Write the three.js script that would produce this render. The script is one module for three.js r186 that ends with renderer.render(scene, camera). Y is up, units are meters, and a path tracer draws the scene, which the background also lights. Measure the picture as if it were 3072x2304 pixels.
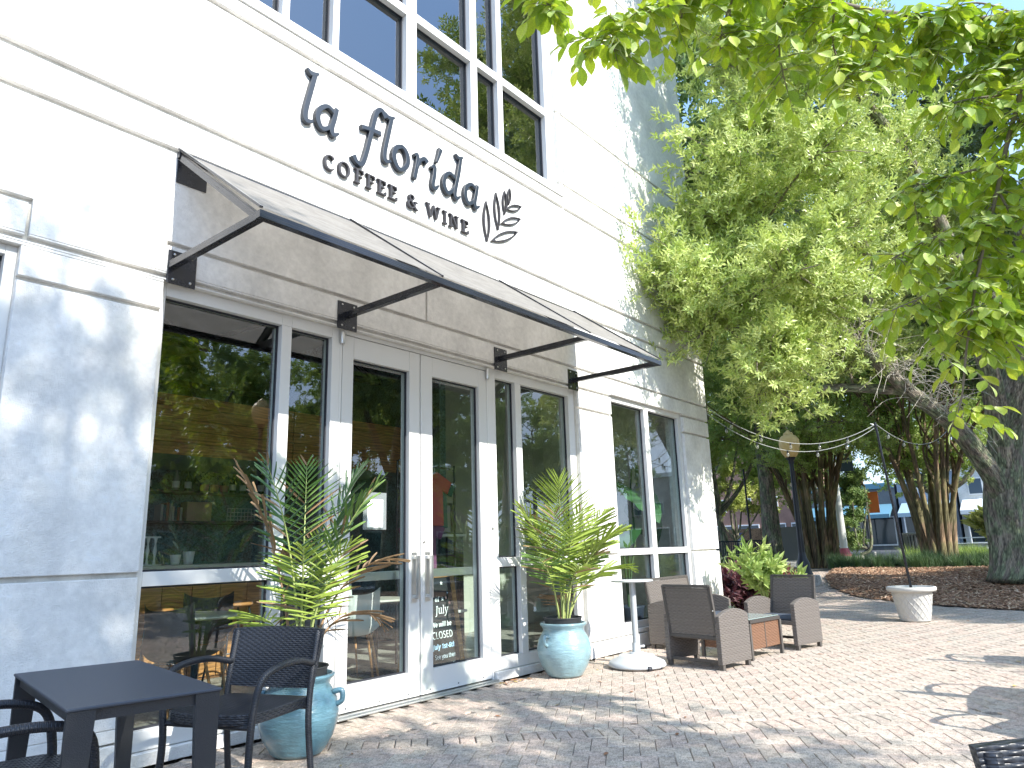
import * as THREE from 'three';
import { mergeGeometries, toCreasedNormals } from 'three/addons/utils/BufferGeometryUtils.js';
import { RoundedBoxGeometry } from 'three/addons/geometries/RoundedBoxGeometry.js';
import { TextGeometry } from 'three/addons/geometries/TextGeometry.js';
import { FontLoader } from 'three/addons/loaders/FontLoader.js';
import { ImprovedNoise } from 'three/addons/math/ImprovedNoise.js';

// ---------------------------------------------------------------- camera, sky, sun, exposure
const scene = new THREE.Scene();
const camera = new THREE.PerspectiveCamera(56.32, 1024 / 768, 0.05, 600);
camera.matrixAutoUpdate = true;
{
  const X = new THREE.Vector3(0.634, -0.029, 0.773).normalize();
  const Zb = new THREE.Vector3(-0.757, -0.226, 0.613).normalize();
  const Y = new THREE.Vector3().crossVectors(Zb, X).normalize();
  X.crossVectors(Y, Zb);
  camera.quaternion.setFromRotationMatrix(new THREE.Matrix4().makeBasis(X, Y, Zb));
  camera.position.set(-4.509, 1.2, 4.693);
}
scene.add(camera);
const renderer = new THREE.WebGLRenderer({ antialias: true });
renderer.toneMapping = THREE.LinearToneMapping;
renderer.toneMappingExposure = 2.9;
renderer.shadowMap.enabled = true;
const SUN = new THREE.Vector3(-0.032, 0.595, 0.803).normalize();
const sun = new THREE.DirectionalLight(new THREE.Color(1.0, 0.955, 0.88), 3.2);
sun.position.copy(SUN).multiplyScalar(60);
sun.castShadow = true;
sun.shadow.mapSize.set(4096, 4096);
Object.assign(sun.shadow.camera, { left: -40, right: 40, top: 40, bottom: -40, near: 1, far: 160 });
scene.add(sun, sun.target);
const perlin = new ImprovedNoise();
const fbm = (x, y, z, o = 4) => { let s = 0, a = 0.5; for (let i = 0; i < o; i++) { s += a * perlin.noise(x, y, z); x *= 2.03; y *= 2.03; z *= 2.03; a *= 0.5; } return s; };
{ // clear blue sky with a little thin cloud, paler towards the horizon and round the sun
  const W = 1024, H = 512, d = new Float32Array(W * H * 4), v = new THREE.Vector3();
  for (let j = 0; j < H; j++) for (let i = 0; i < W; i++) {
    const el = ((j + 0.5) / H - 0.5) * Math.PI, az = ((i + 0.5) / W - 0.5) * 2 * Math.PI;
    v.set(Math.cos(az) * Math.cos(el), Math.sin(el), Math.sin(az) * Math.cos(el));
    const up = Math.max(v.y, 0), t = Math.pow(1 - up, 3.2);
    let r = 0.145 + 0.36 * t, g = 0.27 + 0.35 * t, b = 0.52 + 0.23 * t;
    const cg = v.dot(SUN), air = 0.72 + 1.2 * Math.pow((1 + cg) / 2, 2.5); r *= air; g *= air; b *= air; // brighter air towards the sun
    const m = Math.max(cg, 0), glow = 0.25 * Math.pow(m, 8) + 0.5 * Math.pow(m, 60);
    r += glow; g += glow * 0.96; b += glow * 0.88;
    const p = 1.6 / (up + 0.22);
    const c = Math.min(Math.max(fbm(v.x * p, 3.1, v.z * p, 5) * 2.2 + 0.02, 0), 1) * 0.55 * Math.min(up * 5, 1);
    r += (0.85 - r) * c; g += (0.88 - g) * c; b += (0.92 - b) * c;
    if (v.y < 0) { const k = Math.min(-v.y * 8, 1); r += (0.2 - r) * k; g += (0.19 - g) * k; b += (0.17 - b) * k; }
    d.set([r, g, b, 1], (j * W + i) * 4);
  }
  const sky = new THREE.DataTexture(d, W, H, THREE.RGBAFormat, THREE.FloatType);
  sky.mapping = THREE.EquirectangularReflectionMapping; sky.magFilter = sky.minFilter = THREE.LinearFilter; sky.needsUpdate = true;
  scene.background = sky; scene.environment = sky;
}

// ---------------------------------------------------------------- helpers
const V = (x, y, z) => new THREE.Vector3(x, y, z);
const rngOf = (s) => () => { s = (s + 0x6d2b79f5) | 0; let t = Math.imul(s ^ (s >>> 15), 1 | s); t = (t + Math.imul(t ^ (t >>> 7), 61 | t)) ^ t; return ((t ^ (t >>> 14)) >>> 0) / 4294967296; };
let R = rngOf(11);
const rr = (a, b) => a + (b - a) * R();
const lerp = (a, b, t) => a + (b - a) * t;
const sstep = (a, b, x) => { const t = Math.min(Math.max((x - a) / (b - a), 0), 1); return t * t * (3 - 2 * t); };
const taken = new Map();
const numbered = (n) => { const k = taken.get(n) || 0; taken.set(n, k + 1); return k ? n + '_' + String(k).padStart(3, '0') : n; };
const col = (r, g, b) => new THREE.Color().setRGB(r, g, b);
const std = (c, roughness = 0.8, o = {}) => new THREE.MeshStandardMaterial({ color: Array.isArray(c) ? col(...c) : c, roughness, metalness: 0, side: THREE.DoubleSide, ...o });
const phys = (c, roughness = 0.8, o = {}) => new THREE.MeshPhysicalMaterial({ color: col(...c), roughness, side: THREE.DoubleSide, ...o });
function tag(o, label, category, group, kind) {
  if (label) o.userData.label = label; if (category) o.userData.category = category;
  if (group) o.userData.group = group; if (kind) o.userData.kind = kind; return o;
}
function thing(name, label, category, pos = [0, 0, 0], turn = 0, group) {
  const o = new THREE.Group(); o.name = numbered(name); o.position.set(...pos); o.rotation.y = turn; scene.add(o);
  return tag(o, label, category, group);
}
const flat = (g) => { const q = g.index ? g.toNonIndexed() : g; for (const k of Object.keys(q.attributes)) if (!['position', 'normal', 'uv'].includes(k)) q.deleteAttribute(k); return q; };
// uv in metres from the dominant direction of each face
function muv(g) {
  g = flat(g); if (!g.attributes.normal) g.computeVertexNormals();
  const p = g.attributes.position, n = p.count, uv = new Float32Array(n * 2), a = V(), b = V(), c = V();
  for (let i = 0; i < n; i += 3) {
    a.fromBufferAttribute(p, i); b.fromBufferAttribute(p, i + 1).sub(a); c.fromBufferAttribute(p, i + 2).sub(a); b.cross(c);
    const ax = Math.abs(b.x), ay = Math.abs(b.y), az = Math.abs(b.z);
    for (let k = 0; k < 3; k++) { const x = p.getX(i + k), y = p.getY(i + k), z = p.getZ(i + k); const q = az >= ax && az >= ay ? [x, y] : ax >= ay ? [z, y] : [x, z]; uv[(i + k) * 2] = q[0]; uv[(i + k) * 2 + 1] = q[1]; }
  }
  g.setAttribute('uv', new THREE.BufferAttribute(uv, 2)); return g;
}
const merge = (list) => mergeGeometries(list.map(flat), false);
function part(parent, name, geo, mat, label) {
  const m = new THREE.Mesh(Array.isArray(geo) ? merge(geo) : geo, mat); m.name = name; m.castShadow = m.receiveShadow = true; parent.add(m);
  if (label) m.userData.label = label; return m;
}
function solo(name, label, category, geo, mat, group) { const m = part(scene, numbered(name), geo, mat); return tag(m, label, category, group); }
function struct(name, geo, mat, label) { const m = part(scene, numbered(name), geo, mat); m.userData.kind = 'structure'; if (label) m.userData.label = label; return m; }
// geometries
const box = (x0, x1, y0, y1, z0, z1) => muv(new THREE.BoxGeometry(Math.abs(x1 - x0), Math.abs(y1 - y0), Math.abs(z1 - z0)).translate((x0 + x1) / 2, (y0 + y1) / 2, (z0 + z1) / 2));
const rbox = (x0, x1, y0, y1, z0, z1, r = 0.006, s = 2) => muv(new RoundedBoxGeometry(Math.abs(x1 - x0), Math.abs(y1 - y0), Math.abs(z1 - z0), s, r).translate((x0 + x1) / 2, (y0 + y1) / 2, (z0 + z1) / 2));
function bar(a, b, w, h = w, r = 0.003) { // rectangular bar between two points
  const d = V().subVectors(b, a), L = d.length(); const g = new RoundedBoxGeometry(w, L, h, 1, Math.min(r, w / 3, h / 3));
  let m = new THREE.Matrix4(); const y = d.normalize(), ref = Math.abs(y.y) > 0.95 ? V(1, 0, 0) : V(0, 1, 0); const x = V().crossVectors(ref, y).normalize(), z = V().crossVectors(x, y);
  m.makeBasis(x, y, z).setPosition(V().addVectors(a, b).multiplyScalar(0.5)); g.applyMatrix4(m); return flat(g);
}
const rod = (a, b, r0, r1 = r0, n = 8) => tubeV([a, b], [r0, r1], n);
// tube through points with a radius at each point; caps at both ends
function tubeV(pts, rad, n = 8, caps = true, wob = 0) {
  const pos = [], uv = [], idx = []; let T = V(), N = V(), B = V(), len = 0;
  for (let i = 0; i < pts.length; i++) {
    T.subVectors(pts[Math.min(i + 1, pts.length - 1)], pts[Math.max(i - 1, 0)]).normalize();
    if (i === 0) { N.crossVectors(T, Math.abs(T.y) < 0.9 ? V(0, 1, 0) : V(1, 0, 0)).normalize(); } else { len += pts[i].distanceTo(pts[i - 1]); N.sub(T.clone().multiplyScalar(N.dot(T))).normalize(); }
    B.crossVectors(T, N); const r = Array.isArray(rad) ? rad[i] : rad;
    for (let k = 0; k <= n; k++) {
      const a = (k / n) * Math.PI * 2; let q = r; if (wob) q *= 1 + wob * perlin.noise(Math.cos(a) * 1.7 + pts[i].x, pts[i].y * 0.9, Math.sin(a) * 1.7 + pts[i].z);
      pos.push(pts[i].x + q * (Math.cos(a) * N.x + Math.sin(a) * B.x), pts[i].y + q * (Math.cos(a) * N.y + Math.sin(a) * B.y), pts[i].z + q * (Math.cos(a) * N.z + Math.sin(a) * B.z));
      uv.push((k / n) * Math.PI * 2 * r, len);
    }
  }
  const w = n + 1; for (let i = 0; i < pts.length - 1; i++) for (let k = 0; k < n; k++) { const a = i * w + k; idx.push(a, a + w, a + 1, a + 1, a + w, a + w + 1); }
  const g = new THREE.BufferGeometry();
  if (caps) for (const i of [0, pts.length - 1]) { const c = pos.length / 3; pos.push(pts[i].x, pts[i].y, pts[i].z); uv.push(0, 0); for (let k = 0; k < n; k++) i ? idx.push(i * w + k, c, i * w + k + 1) : idx.push(c, i * w + k, i * w + k + 1); }
  g.setAttribute('position', new THREE.Float32BufferAttribute(pos, 3)); g.setAttribute('uv', new THREE.Float32BufferAttribute(uv, 2)); g.setIndex(idx); g.computeVertexNormals();
  return flat(g);
}
const curve = (pts, n = 24, t = 0.5) => new THREE.CatmullRomCurve3(pts, false, 'catmullrom', t).getPoints(n);
const lathe = (prof, n = 40) => flat(new THREE.LatheGeometry(prof.map(([r, y]) => new THREE.Vector2(r, y)), n));
const at = (g, x, y, z, ry = 0) => { g = g.clone(); if (ry) g.rotateY(ry); return g.translate(x, y, z); };
// textures
function dataTex(n, f, srgb) { const d = new Uint8Array(n * n * 4); for (let j = 0; j < n; j++) for (let i = 0; i < n; i++) { const c = f(i / n, j / n, i, j), o = (j * n + i) * 4; if (Array.isArray(c)) { d[o] = c[0] * 255; d[o + 1] = c[1] * 255; d[o + 2] = c[2] * 255; } else d[o] = d[o + 1] = d[o + 2] = c * 255; d[o + 3] = 255; }
  const t = new THREE.DataTexture(d, n, n); t.wrapS = t.wrapT = THREE.RepeatWrapping; t.magFilter = THREE.LinearFilter; t.minFilter = THREE.LinearMipmapLinearFilter; t.generateMipmaps = true; if (srgb) t.colorSpace = THREE.SRGBColorSpace; t.needsUpdate = true; return t; }
const rep = (t, x, y = x) => { const c = t.clone(); c.repeat.set(x, y); c.needsUpdate = true; return c; };
const clamp = (x) => Math.min(Math.max(x, 0), 1);
// noise that repeats over one tile
const hash2 = (x, y, s) => { let h = Math.imul(x, 374761393) + Math.imul(y, 668265263) + Math.imul(s | 0, 2147483647 ^ 0x5bd1e995); h = Math.imul(h ^ (h >>> 13), 1274126177); return ((h ^ (h >>> 16)) >>> 0) / 4294967296; };
const tnoise = (u, v, f, s = 0, fy = f) => { const X = u * f, Y = v * fy, ix = Math.floor(X), iy = Math.floor(Y); let a = X - ix, b = Y - iy; a = a * a * (3 - 2 * a); b = b * b * (3 - 2 * b); const w = (k, n) => ((k % n) + n) % n, h = (p, q) => hash2(w(p, f), w(q, fy), s * 101 + 7) * 2 - 1; return lerp(lerp(h(ix, iy), h(ix + 1, iy), a), lerp(h(ix, iy + 1), h(ix + 1, iy + 1), a), b); };
const T = {};
T.stucco = dataTex(512, (u, v) => clamp(0.5 + 0.55 * tnoise(u, v, 90, 1) + 0.35 * tnoise(u, v, 160, 4) + 0.18 * tnoise(u, v, 30, 7)));
T.wallCol = dataTex(512, (u, v) => { const k = 0.955 + 0.05 * tnoise(u, v, 9, 2) + 0.03 * tnoise(u, v, 60, 5) + 0.02 * tnoise(u, v, 150, 8); return [clamp(k), clamp(k * 0.995), clamp(k * 0.985)]; }, true);
T.speck = dataTex(512, (u, v) => { const k = clamp(0.88 + 0.22 * tnoise(u, v, 140, 3) + 0.16 * tnoise(u, v, 60, 9) + 0.12 * tnoise(u, v, 12, 6)); return [k, k, k]; }, true);
T.grit = dataTex(512, (u, v) => clamp(0.5 + 0.5 * tnoise(u, v, 150, 12) + 0.3 * tnoise(u, v, 70, 15)));
T.smudge = dataTex(512, (u, v) => { const k = clamp(0.55 + 0.5 * tnoise(u, v, 14, 21) + 0.25 * tnoise(u, v, 50, 24)); return k; });
T.bark = dataTex(512, (u, v) => clamp(0.5 + 0.8 * Math.abs(tnoise(u, v, 40, 31, 12)) - 0.35 * Math.abs(tnoise(u, v, 90, 33, 26)) + 0.25 * tnoise(u, v, 130, 36)));
T.barkCol = dataTex(512, (u, v) => { const k = clamp(0.76 + 0.2 * tnoise(u, v, 30, 41, 12) + 0.2 * tnoise(u, v, 110, 44, 40)), l = clamp(0.5 + 1.6 * tnoise(u, v, 16, 47)); return [clamp(k * lerp(1, 0.92, l)), clamp(k * lerp(0.97, 1.0, l)), clamp(k * lerp(0.93, 0.86, l))]; }, true);
T.wood = dataTex(512, (u, v) => { const k = clamp(0.82 + 0.06 * Math.sin((v * 14 + 1.6 * tnoise(u, v, 4, 51)) * 6.28) + 0.14 * tnoise(u, v, 4, 54, 90) + 0.06 * tnoise(u, v, 12, 57, 160)); return [k, k * 0.9, k * 0.78]; }, true);
// woven strands: over-under; one tile = 2 x 2 strands
const weaveH = (u, v) => { const U = u * 2, W = v * 4, iu = Math.floor(U), iv = Math.floor(W), fu = U - iu, fv = W - iv; const over = (iu + iv) % 2; const h = Math.sin(fv * Math.PI), w = Math.sin(fu * Math.PI); return over ? 0.25 + 0.75 * Math.pow(h, 0.6) * (0.55 + 0.45 * w) : 0.25 + 0.5 * Math.pow(h, 0.6) * (1 - 0.8 * w); };
T.weave = dataTex(128, (u, v) => clamp(weaveH(u, v)));
// every strand has its own slightly different tone
T.weaveCol = dataTex(128, (u, v) => { const k = clamp(0.88 + 0.1 * (hash2(Math.floor(u * 2), Math.floor(v * 4), 5) - 0.5) + 0.05 * tnoise(u, v, 40, 3)); return [k, k, k]; }, true);

// ---------------------------------------------------------------- ground, paving
const TH = (x, z) => 0.42 * sstep(10.5, 16.5, x - Math.max(0, z - 6) * 0.6) + 0.10 * sstep(11.5, 13.2, x) * Math.exp(-((z - 3.1) ** 2) / 8) * (1 - sstep(14, 17, x));
function sheet(x0, x1, z0, z1, nx, nz, f, inside) {
  const pos = [], idx = [], id = [];
  for (let j = 0; j <= nz; j++) for (let i = 0; i <= nx; i++) { const x = lerp(x0, x1, i / nx), z = lerp(z0, z1, j / nz); pos.push(x, f(x, z), z); }
  for (let j = 0; j < nz; j++) for (let i = 0; i < nx; i++) { const a = j * (nx + 1) + i; if (inside && !inside(lerp(x0, x1, (i + 0.5) / nx), lerp(z0, z1, (j + 0.5) / nz))) continue; idx.push(a, a + nx + 1, a + 1, a + 1, a + nx + 1, a + nx + 2); }
  const g = new THREE.BufferGeometry(); g.setAttribute('position', new THREE.Float32BufferAttribute(pos, 3)); g.setIndex(idx); const q = muv(g.toNonIndexed()); const m = g; m.computeVertexNormals();
  // smooth normals
  const n = m.attributes.normal, out = new Float32Array(idx.length * 3); idx.forEach((k, i) => { out[i * 3] = n.getX(k); out[i * 3 + 1] = n.getY(k); out[i * 3 + 2] = n.getZ(k); }); q.setAttribute('normal', new THREE.BufferAttribute(out, 3)); return q;
}
const M = {};
M.soil = std([0.16, 0.135, 0.11], 0.95, { map: rep(T.speck, 0.6), bumpMap: rep(T.grit, 1), bumpScale: 0.01 });
M.joint = std([0.27, 0.235, 0.195], 0.95, { map: rep(T.speck, 2) });
struct('ground', merge([sheet(-8, 60, -40, 40, 170, 200, (x, z) => TH(x, z) - 0.03), box(60, 400, 0.2, 0.38, -300, 300), box(-300, -8, -0.3, -0.032, -300, 300), box(-8, 60, -0.3, -0.034, 40, 300), box(-8, 60, -0.3, 0.05, -300, -40)]), M.soil, 'brown earth under the plaza and beds');
// mulch bed outline towards the plaza (z -> x of the edge)
const EDGE = [[14, 8.6], [8, 9.3], [5, 9.8], [3.4, 10.2], [2.1, 10.8], [1.3, 11.3], [0.3, 12.0], [-0.4, 13.0], [-0.9, 14.4], [-1.5, 17.5], [-2.0, 22]];
const edgeX = (z) => { if (z >= 14) return 8.6; for (let i = 0; i < EDGE.length - 1; i++) if (z <= EDGE[i][0] && z >= EDGE[i + 1][0]) return lerp(EDGE[i][1], EDGE[i + 1][1], (z - EDGE[i][0]) / (EDGE[i + 1][0] - EDGE[i][0])); return 99; };
const inBed = (x, z) => x > edgeX(z) && x < 24;
struct('sand_joint', sheet(-12, 24, -7.5, 15, 72, 45, (x, z) => TH(x, z) - 0.012, (x, z) => !(x < 6.1 && z < -0.1)), M.joint, 'dark sand between the paving bricks');
// paving bricks 200 x 100 mm: herringbone turned 31 degrees to the wall, a soldier course across it, a running course at the door
function brickGeo(w, d, h = 0.05, c = 0.005) {
  const a = w / 2, b = d / 2, p = [], idx = [];
  for (const [x, z, y] of [[a, b, -h], [a, b, -c], [a - c, b - c, 0]]) p.push(-x, y, -z, x, y, -z, x, y, z, -x, y, z);
  for (let l = 0; l < 2; l++) for (let k = 0; k < 4; k++) { const i = l * 4 + k, j = l * 4 + ((k + 1) % 4); idx.push(i, i + 4, j, j, i + 4, j + 4); }
  idx.push(8, 11, 10, 8, 10, 9);
  const g = new THREE.BufferGeometry(); g.setAttribute('position', new THREE.Float32BufferAttribute(p, 3)); g.setIndex(idx); const q = muv(g); q.computeVertexNormals(); return q;
}
const bricks = [], cuts = []; // [x, z, angle]; outlines of cut bricks
{
  R = rngOf(71);
  const ang = -0.54, U = [Math.cos(ang), Math.sin(ang)], W = [-Math.sin(ang), Math.cos(ang)];
  const E = [0.7, 0.714], P0 = [-0.42, 1.54], bandD = (x, z) => -(x - P0[0]) * E[1] + (z - P0[1]) * E[0], bandS = (x, z) => (x - P0[0]) * E[0] + (z - P0[1]) * E[1];
  const door = (x, z) => x > -1.25 && x < 0.72 && z < 0.7;
  const keep = (x, z) => x > -4.6 && z > 0.06 - (x > 6.15 ? 7.2 : 0) && z < 13 && x < Math.min(edgeX(z) - 0.02, 22) && !(x > 6.15 && z < -0.05 && x < 6.35);
  for (let i = -140; i < 140; i++) for (let j = -140; j < 140; j++) {
    // herringbone: unit cells of 0.1; pairs placed on the diagonal lattice
    const k = ((i - j) % 4 + 4) % 4; let cu, cv, a;
    if (k === 0) { cu = i + 1; cv = j + 0.5; a = 0; } else if (k === 2) { cu = i + 0.5; cv = j; a = 1; } else continue;
    if (k === 2) { cv = j + 0; }
    const x = (cu * U[0] + cv * W[0]) * 0.1 + 2, z = (cu * U[1] + cv * W[1]) * 0.1 + 2;
    if (!keep(x, z)) continue;
    const bd = bandD(x, z), nearBand = Math.abs(bd) < 0.225 && Math.abs(bandS(x, z)) < 3.2, nearDoor = x > -1.4 && x < 0.86 && z < 0.84;
    if (nearBand || nearDoor) { // cut bricks: clip the outline against the course and the door field
      const th = ang + (a ? Math.PI / 2 : 0), cx = Math.cos(th), cz = Math.sin(th); let poly = [[-1, -1], [1, -1], [1, 1], [-1, 1]].map(([p, q]) => [x + cx * p * 0.0982 - cz * q * 0.0482, z + cz * p * 0.0982 + cx * q * 0.0482]);
      const clip = (f) => { const out = []; poly.forEach((P, k) => { const Q = poly[(k + 1) % poly.length], u = f(P), v = f(Q); if (u >= 0) out.push(P); if (u * v < 0) out.push([P[0] + (Q[0] - P[0]) * u / (u - v), P[1] + (Q[1] - P[1]) * u / (u - v)]); }); poly = out; };
      if (nearBand) { const sg = bd > 0 ? 1 : -1; clip(([p, q]) => sg * bandD(p, q) - 0.106); }
      if (nearDoor && poly.length) { if (door(x, z) && z < 0.6 && x > -1.15 && x < 0.62) poly = []; else if (z > 0.6 && x > -1.3 && x < 0.77) clip(([p, q]) => q - 0.706); else if (x >= 0.62) clip(([p, q]) => p - 0.726); else if (x <= -1.15) clip(([p, q]) => -1.256 - p); }
      let ar = 0; poly.forEach((P, k) => { const Q = poly[(k + 1) % poly.length]; ar += P[0] * Q[1] - Q[0] * P[1]; }); ar = Math.abs(ar) / 2;
      if (ar > 0.018) { if (!nearDoor || true) bricks.push([x, z, -ang + (a ? Math.PI / 2 : 0)]); } else if (ar > 0.0008) cuts.push(poly);
      continue;
    }
    bricks.push([x, z, -ang + (a ? Math.PI / 2 : 0)]);
  }
  for (let s = -3.1; s < 3.1; s += 0.1045) { const x = P0[0] + s * E[0], z = P0[1] + s * E[1]; if (keep(x, z) && !door(x, z)) bricks.push([x, z, Math.atan2(-E[0], -E[1]) + 0.02]); }
  for (let i = 0; i < 19; i++) for (let k = -1; k < 4; k++) { const x = -1.2 + i * 0.103, z = 0.13 + k * 0.204 + (i % 2) * 0.1; if (z > 0.1 && z < 0.66) bricks.push([x, z, Math.PI / 2]); }
}
M.bricks = [[0.60, 0.50, 0.405], [0.63, 0.51, 0.42], [0.575, 0.485, 0.40], [0.62, 0.49, 0.40], [0.59, 0.51, 0.42]].map((c) => std(c, 0.9, { map: rep(T.speck, 3), bumpMap: rep(T.grit, 3), bumpScale: 0.002 }));
M.brickI = std([1, 1, 1], 0.9, { map: rep(T.speck, 3), bumpMap: rep(T.grit, 3), bumpScale: 0.002 });
{
  const pave = new THREE.Group(); pave.name = 'brick_paving'; pave.userData.kind = 'structure'; pave.userData.label = 'tan concrete bricks laid in herringbone in front of the building'; scene.add(pave);
  const G = [brickGeo(0.1965, 0.0965, 0.05, 0.004), brickGeo(0.197, 0.097, 0.05, 0.0035), brickGeo(0.196, 0.096, 0.05, 0.0045)];
  const fx = 0.777, fz = -0.629, inView = (x, z) => { const dx = x + 4.509, dz = z - 4.693, f = dx * fx + dz * fz, r = dx * 0.629 + dz * 0.777; return f > 2.6 && r / f > -0.72 && r / f < 0.76; };
  const near = bricks.map((b) => [Math.hypot(b[0] + 4.509, b[1] - 4.693), b]).sort((a, b) => a[0] - b[0]);
  const first = []; const rest = [];
  for (const [d, b] of near) (first.length < 300 && inView(b[0], b[1]) ? first : rest).push(b);
  const e = new THREE.Euler(), m4 = new THREE.Matrix4(), q = new THREE.Quaternion();
  const pose = (b) => { q.setFromEuler(e.set(rr(-1, 1) * 0.008, b[2] + rr(-1, 1) * 0.006, rr(-1, 1) * 0.008)); return m4.compose(V(b[0] + rr(-1, 1) * 0.001, TH(b[0], b[1]) + rr(-1, 1) * 0.0018, b[1] + rr(-1, 1) * 0.001), q, V(1, 1, 1)); };
  first.forEach((b, i) => { const k = part(pave, i ? 'brick_' + String(i).padStart(3, '0') : 'brick', G[Math.floor(R() * 3)], M.bricks[Math.floor(R() * 5)]); pose(b).decompose(k.position, k.quaternion, k.scale); });
  cuts.forEach((poly) => { // prism with a small inset at the top
    let c = [0, 0]; poly.forEach((p) => { c[0] += p[0] / poly.length; c[1] += p[1] / poly.length; }); const n = poly.length, pos = [], idx = []; for (const [s, y] of [[1, -0.05], [1, -0.004], [0.93, 0]]) poly.forEach((p) => pos.push(c[0] + (p[0] - c[0]) * s, y + TH(c[0], c[1]), c[1] + (p[1] - c[1]) * s));
    for (let l = 0; l < 2; l++) for (let k = 0; k < n; k++) { const i = l * n + k, j = l * n + ((k + 1) % n); idx.push(i, i + n, j, j, i + n, j + n); } for (let k = 1; k < n - 1; k++) idx.push(2 * n, 2 * n + k + 1, 2 * n + k);
    const g = new THREE.BufferGeometry(); g.setAttribute('position', new THREE.Float32BufferAttribute(pos, 3)); g.setIndex(idx); const q2 = muv(g); q2.computeVertexNormals(); part(pave, 'cut_brick', q2, M.bricks[Math.floor(R() * 5)]); });
  const inst = new THREE.InstancedMesh(G[0], M.brickI, rest.length); inst.name = 'brick_field'; inst.userData.kind = 'stuff'; inst.castShadow = inst.receiveShadow = true;
  rest.forEach((b, i) => { inst.setMatrixAt(i, pose(b)); const c = M.bricks[Math.floor(R() * 5)].color, s = rr(0.9, 1.08); inst.setColorAt(i, col(c.r * s, c.g * s, c.b * s)); });
  pave.add(inst);
}
// mulch
M.mulch = std([0.27, 0.165, 0.10], 0.95, { map: rep(T.speck, 1.2), bumpMap: rep(T.grit, 1.5), bumpScale: 0.02 });
struct('mulch_bed', sheet(8.4, 24.2, -2.3, 15, 110, 110, (x, z) => TH(x, z) + 0.012 + 0.05 * sstep(0, 0.5, x - edgeX(z)) + 0.025 * fbm(x * 1.5, 0, z * 1.5, 3), (x, z) => inBed(x, z)), M.mulch, 'brown bark mulch bed under the trees');
{
  R = rngOf(5); const n = 24000, g = new THREE.BoxGeometry(0.075, 0.008, 0.016), im = new THREE.InstancedMesh(g, std([1, 1, 1], 0.9), n); im.name = 'bark_chips'; im.castShadow = im.receiveShadow = true;
  const e = new THREE.Euler(), q = new THREE.Quaternion(), m = new THREE.Matrix4(); let i = 0;
  while (i < n) { const near = R() < 0.75, x = near ? rr(9.5, 16) : rr(10, 23), z = near ? rr(-1.5, 5) : rr(-2, 9); if (!inBed(x + (R() < 0.1 ? 0.15 : 0), z)) continue;
    q.setFromEuler(e.set(rr(-0.35, 0.35), rr(0, 6.3), rr(-0.35, 0.35))); const s = rr(0.5, 1.7); im.setMatrixAt(i, m.compose(V(x, TH(x, z) + 0.075 + rr(-0.01, 0.02) - 0.05 * (1 - sstep(0, 0.5, x - edgeX(z))), z), q, V(s, 1, rr(0.6, 1.8)))); const k = rr(0.5, 1.5); im.setColorAt(i, R() < 0.2 ? col(0.55 * k, 0.40 * k, 0.27 * k) : col(0.35 * k, 0.21 * k, 0.13 * k)); i++; }
  scene.add(im); tag(im, 'loose bark chips and dry leaves over the bed', 'mulch', null, 'stuff');
}
// pale walk and street beyond the bed
M.concrete = std([0.52, 0.49, 0.45], 0.9, { map: rep(T.speck, 0.8) });
struct('walkway', merge([sheet(24.2, 33, -40, 40, 20, 60, () => 0.42), sheet(14, 24.2, -7.5, -3.2, 30, 10, (x, z) => TH(x, z) + 0.004, (x, z) => z < -1.9 - 0.05 * x)]), M.concrete, 'pale concrete walk behind the trees');
M.asphalt = std([0.07, 0.07, 0.072], 0.9, { map: rep(T.speck, 1), bumpMap: rep(T.grit, 1), bumpScale: 0.004 });
struct('street', box(33, 60, 0.3, 0.40, -120, 120), M.asphalt, 'asphalt street behind the plaza');
struct('pavement', box(-40, 60, -0.1, 0.012, 15, 17.5), M.concrete, 'concrete pavement across the plaza');
struct('road', box(-60, 60, -0.1, -0.02, 17.5, 27), M.asphalt, 'asphalt road on the sunny side of the plaza');

// ---------------------------------------------------------------- the white building
M.wall = std([0.80, 0.795, 0.775], 0.92, { map: rep(T.wallCol, 0.45), bumpMap: rep(T.stucco, 2.2), bumpScale: 0.0016 });
M.groove = std([0.68, 0.665, 0.63], 0.95, { map: rep(T.wallCol, 1.5) });
M.frame = phys([0.66, 0.66, 0.64], 0.5);
M.door = phys([0.62, 0.62, 0.60], 0.45);
M.gasket = std([0.02, 0.022, 0.03], 0.6);
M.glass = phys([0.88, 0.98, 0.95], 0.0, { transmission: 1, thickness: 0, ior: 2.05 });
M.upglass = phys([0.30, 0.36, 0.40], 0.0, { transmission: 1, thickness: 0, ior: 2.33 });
M.blackmetal = phys([0.018, 0.02, 0.026], 0.38, { roughnessMap: rep(T.smudge, 2) });
M.steel = phys([0.62, 0.62, 0.60], 0.28, { metalness: 0.9 });
const cafe = thing('cafe_building', 'tall white stucco building with tall glass storefront and grooved panels', 'building');
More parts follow.
